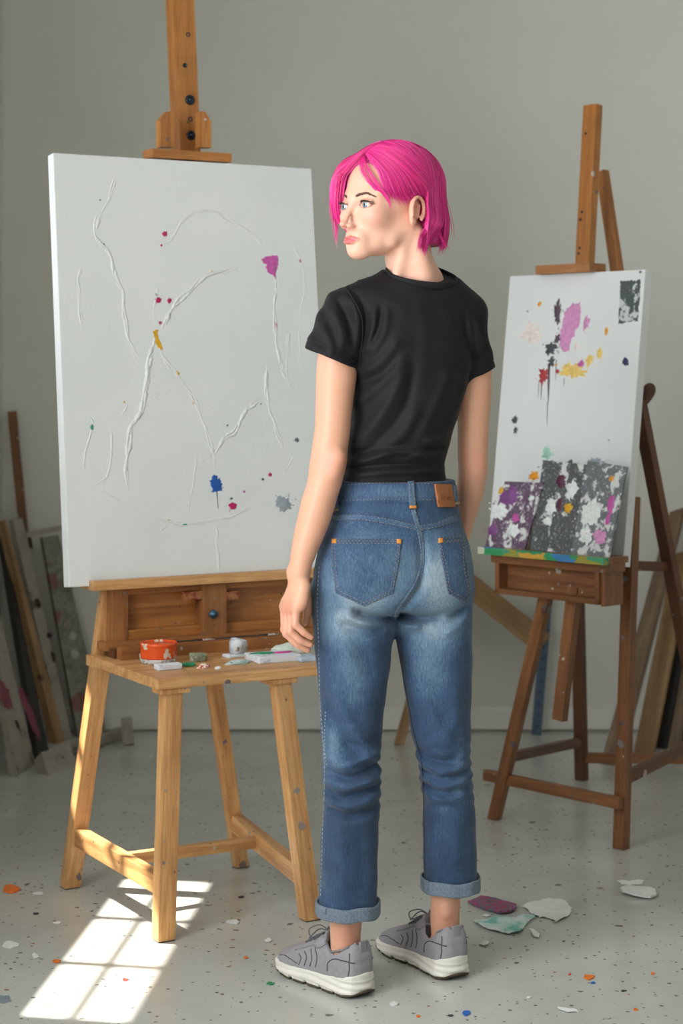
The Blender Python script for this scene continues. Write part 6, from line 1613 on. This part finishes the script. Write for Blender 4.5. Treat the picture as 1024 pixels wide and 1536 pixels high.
# ---- shoes
M_upper, nt, b = new_mat('grey_mesh_upper'); co = objco(nt, rnd=False)
n = noise(nt, co, 240, 3, .6); n2_ = noise(nt, co, 12, 3)
nt.links.new(mix(nt, math_(nt, 'MULTIPLY', n, .5), rgb((150, 146, 150)), rgb((116, 113, 119))), b.inputs['Base Color']); b.inputs['Roughness'].default_value = .75; bump(nt, b, n, .3, .0008)
M_suede = plain('grey_nubuck', (132, 128, 132), .85, var=.08, nscale=200, bmp=.15)
M_mid = plain('off_white_midsole', (216, 212, 200), .55, var=.05, nscale=30)
M_out = plain('brown_black_outsole', (74, 62, 44), .8, var=.3, nscale=60)
M_lace = plain('dark_grey_lace', (92, 92, 98), .8); M_trim = plain('dark_seam', (72, 70, 76), .8); M_lining = plain('shoe_lining', (120, 116, 122), .9)
def shoe(heel, dirv, side):
    d = Vector((dirv[0], dirv[1], 0)).normalized(); lat = Vector((-d.y, d.x, 0))*side          # lat: outer side
    t = person
    M = Matrix((d, lat, up)).transposed().to_4x4(); M.translation = Vector(heel)
    S = [0, .010, .030, .07, .11, .15, .19, .22, .245, .258, .266]
    HWd = [.020, .030, .037, .0365, .035, .040, .0455, .0445, .036, .024, .004]
    HT = [.044, .042, .038, .036, .032, .029, .027, .026, .027, .029, .030]; HB = [.010, .004, .0005, 0, 0, 0, 0, .003, .009, .014, .017]
    cen = [0, 0, 0, .001, .002, .001, -.002, -.005, -.008, -.010, -.010]
    xs = np.arange(-.012, .278, .0017); ys = np.arange(-.06, .06, .0017); zs_ = np.arange(-.006, .125, .0017)
    I = lambda A, X: np.interp(X, S, A).astype(f4)
    def plan(X, Y, grow=0):
        d_ = np.abs(Y-I(cen, X))-I(HWd, X)-grow
        return smax(smax(d_, -X-grow, .02), X-.266-grow, .02)
    F = Field(xs, ys, zs_); X, Y, Z = F.co((slice(None),)*3)
    flare = .004*np.exp(-((Z-.010)/.012)**2)
    dm = smax(plan(X, Y)-flare, smax(Z-I(HT, X)-.006*np.exp(-(X/.03)**2)*1.0, I(HB, X)+.0035-Z, .004), .007)
    dm = dm+(.0011*np.sin((Z-.25*np.interp(X, [0, .13, .27], [0, .03, .0]))*520))*(Z < .034)*(Z > .008)
    notch = (np.sin(X*150) > .82)*(Z < I(HB, X)+.009)*(X > .05); dm = dm+.003*notch
    F.V = dm.astype(f4); V1, F1 = F.mesh()
    F = Field(xs, ys, zs_); do = smax(plan(X, Y)-flare*.8-.0002, smax(Z-I(HB, X)-.0045, I(HB, X)+.0001-Z, .002), .003)+.0025*(np.sin(X*150) > .7)*(X > .03)*np.ones_like(Y)
    F.V = do.astype(f4); V2, F2 = F.mesh()
    # upper
    SU = [0, .004, .015, .028, .045, .065, .085, .100, .112, .13, .16, .19, .22, .245, .258]
    HU = [.066, .092, .108, .104, .093, .088, .090, .099, .102, .094, .078, .065, .054, .043, .034]
    hu = np.interp(X, SU, HU).astype(f4); wu = I(HWd, X)-.0025+.0045*np.exp(-((X-.055)/.035)**2)*np.clip((Z-.03)/.03, 0, 1); topn = np.clip((X-.10)/.03, 0, 1); pw = 5.0-2.8*topn
    wtap = wu*(1-.10*np.clip((Z-.04)/.06, 0, 1)*(1-topn))
    q = (np.abs((Y-I(cen, X))/np.maximum(wtap, .004))**pw+np.abs(np.maximum(Z-.018, 0)/(hu-.018))**pw)**(1/pw)
    du = (q-1)*np.minimum(wtap, .035); du = smax(du, .022-Z+0*du, .004); du = smax(du, -X+.002+np.maximum(Z-.05, 0)*-.03+0*du, .014); du = smax(du, X-.262+0*du, .015)
    # collar opening
    cav = np.sqrt(((X-.056)/.044)**2+((Y)/.0312)**2); dc = (cav-1)*.031; dc = smax(dc, .050-Z+0*dc, .012)
    du = smax(du, -dc, .0025)
    # tongue
    th = np.sqrt((X-(.098+(Z-.095)*.05))**2*1.0); dt = smax(np.abs(X-(.101-(Z-.09)*.35))-.0035, np.maximum(np.abs(Y)-.024, np.abs(Z-.095)-.020), .005); du = smin(du, dt.astype(f4), .004)
    du = du+.0004*np.sin(X*300)*np.sin(Z*300)
    F = Field(xs, ys, zs_); F.V = du.astype(f4); V3, F3 = F.mesh()
    tw = lambda V: np.array([list(M @ Vector(v)) for v in V.tolist()])
    root = np_mesh('shoe', tw(V3), F3, M_upper, person)
    np_mesh('midsole', tw(V1), F1, M_mid, root); np_mesh('outsole', tw(V2), F2, M_out, root)
    bvU = BVHTree.FromPolygons([Vector(v) for v in V3.tolist()], [tuple(f) for f in F3.tolist()])
    def on(s_, z_, sd):       # point on the side of the upper, cast inwards
        h_ = bvU.ray_cast(Vector((s_, .07*sd, z_)), Vector((0, -sd, 0)));  return h_[0]+Vector((0, .0004*sd, 0)) if h_[0] else None
    def top(s_, y_):
        h_ = bvU.ray_cast(Vector((s_, y_, .14)), Vector((0, 0, -1))); return h_[0] if h_[0] else None
    def line(pts, sd, r, mat, nm):
        q_ = [on(p_.x, p_.z, sd) for p_ in catmull([Vector((a, 0, b_)) for a, b_ in pts], 10)]; q_ = [M @ v for v in q_ if v is not None]
        if len(q_) > 3: MB().tube(q_, r, 6).build(nm, mat, root)
    for sd in (-1, 1):
        line([(.075, .042), (.072, .058), (.055, .070), (.030, .072), (.008, .070)], sd, .0011, M_trim, 'panel_seam')
        line([(.018, .044), (.016, .06), (.018, .088)], sd, .0011, M_trim, 'panel_seam')
        for k in range(4): line([(.118+.016*k, .078-.008*k), (.108+.016*k, .060-.004*k), (.112+.016*k, .040-.002*k)], sd, .0009, M_trim, 'panel_seam')
        line([(.235, .034), (.215, .040), (.19, .040), (.165, .036)], sd, .0009, M_trim, 'panel_seam')
        line([(.09, .090), (.105, .080), (.13, .078), (.16, .066), (.185, .056)], sd, .0016, M_suede, 'eyestay')
        line([(.022, .100), (.040, .088), (.062, .0795), (.080, .084), (.094, .094)], sd, .0022, M_lining, 'collar_piping')
    # heel counter patch and pull tab
    bm = bmesh.new(); bmbox(bm, -.0015, .004, -.009, .009, .060, .108, .0015); o = mkbm('pull_tab', bm, M_suede, root, True, M @ Matrix.Translation((.0035, 0, 0)) @ Matrix.Rotation(.05, 4, 'Y'))
    mb = MB()
    rows = [(.112, .017), (.124, .018), (.137, .0175), (.150, .017), (.163, .016)]
    for i, (s_, y_) in enumerate(rows):
        for sgn in (-1, 1):
            s2, y2 = rows[min(i+1, 4)] if i < 4 else (s_, y_)
            a = top(s_, y_*sgn); c = top(s2, -y2*sgn)
            if a is None or c is None: continue
            m_ = top((s_+s2)/2, 0); m_ = (m_ if m_ is not None else (a+c)/2)
            mb.tube([M @ (v+Vector((0, 0, .0018))) for v in catmull([a, m_+Vector((0, 0, .0015)), c], 5)], .0018, 6)
    mb.build('lace', M_lace, root)
    k0 = top(.108, 0) or Vector((.108, 0, .1)); k0 = k0+Vector((0, 0, .003)); mb = MB()
    for sgn, dz in ((-1, .010), (1, .014)):
        mb.tube([M @ v for v in catmull([k0, k0+Vector((.012, sgn*.016, dz)), k0+Vector((.026, sgn*.032, dz*.4)), k0+Vector((.016, sgn*.034, -.008)), k0+Vector((.006, sgn*.014, .000)), k0], 6)], .0012, 6)
        mb.tube([M @ v for v in catmull([k0, k0+Vector((.018, sgn*.012, .004)), k0+Vector((.036, sgn*.024, -.016))], 6)], .0012, 6)
    mb.build('bow', M_lace, root)
    return root
gl_ = G(546, 1497); gr_ = G(686, 1471)
shoe((gl_.x+.004, gl_.y, .0006), (-.66, .752), 1)
shoe((gr_.x+.002, gr_.y, .0006), (-.50, .866), -1)
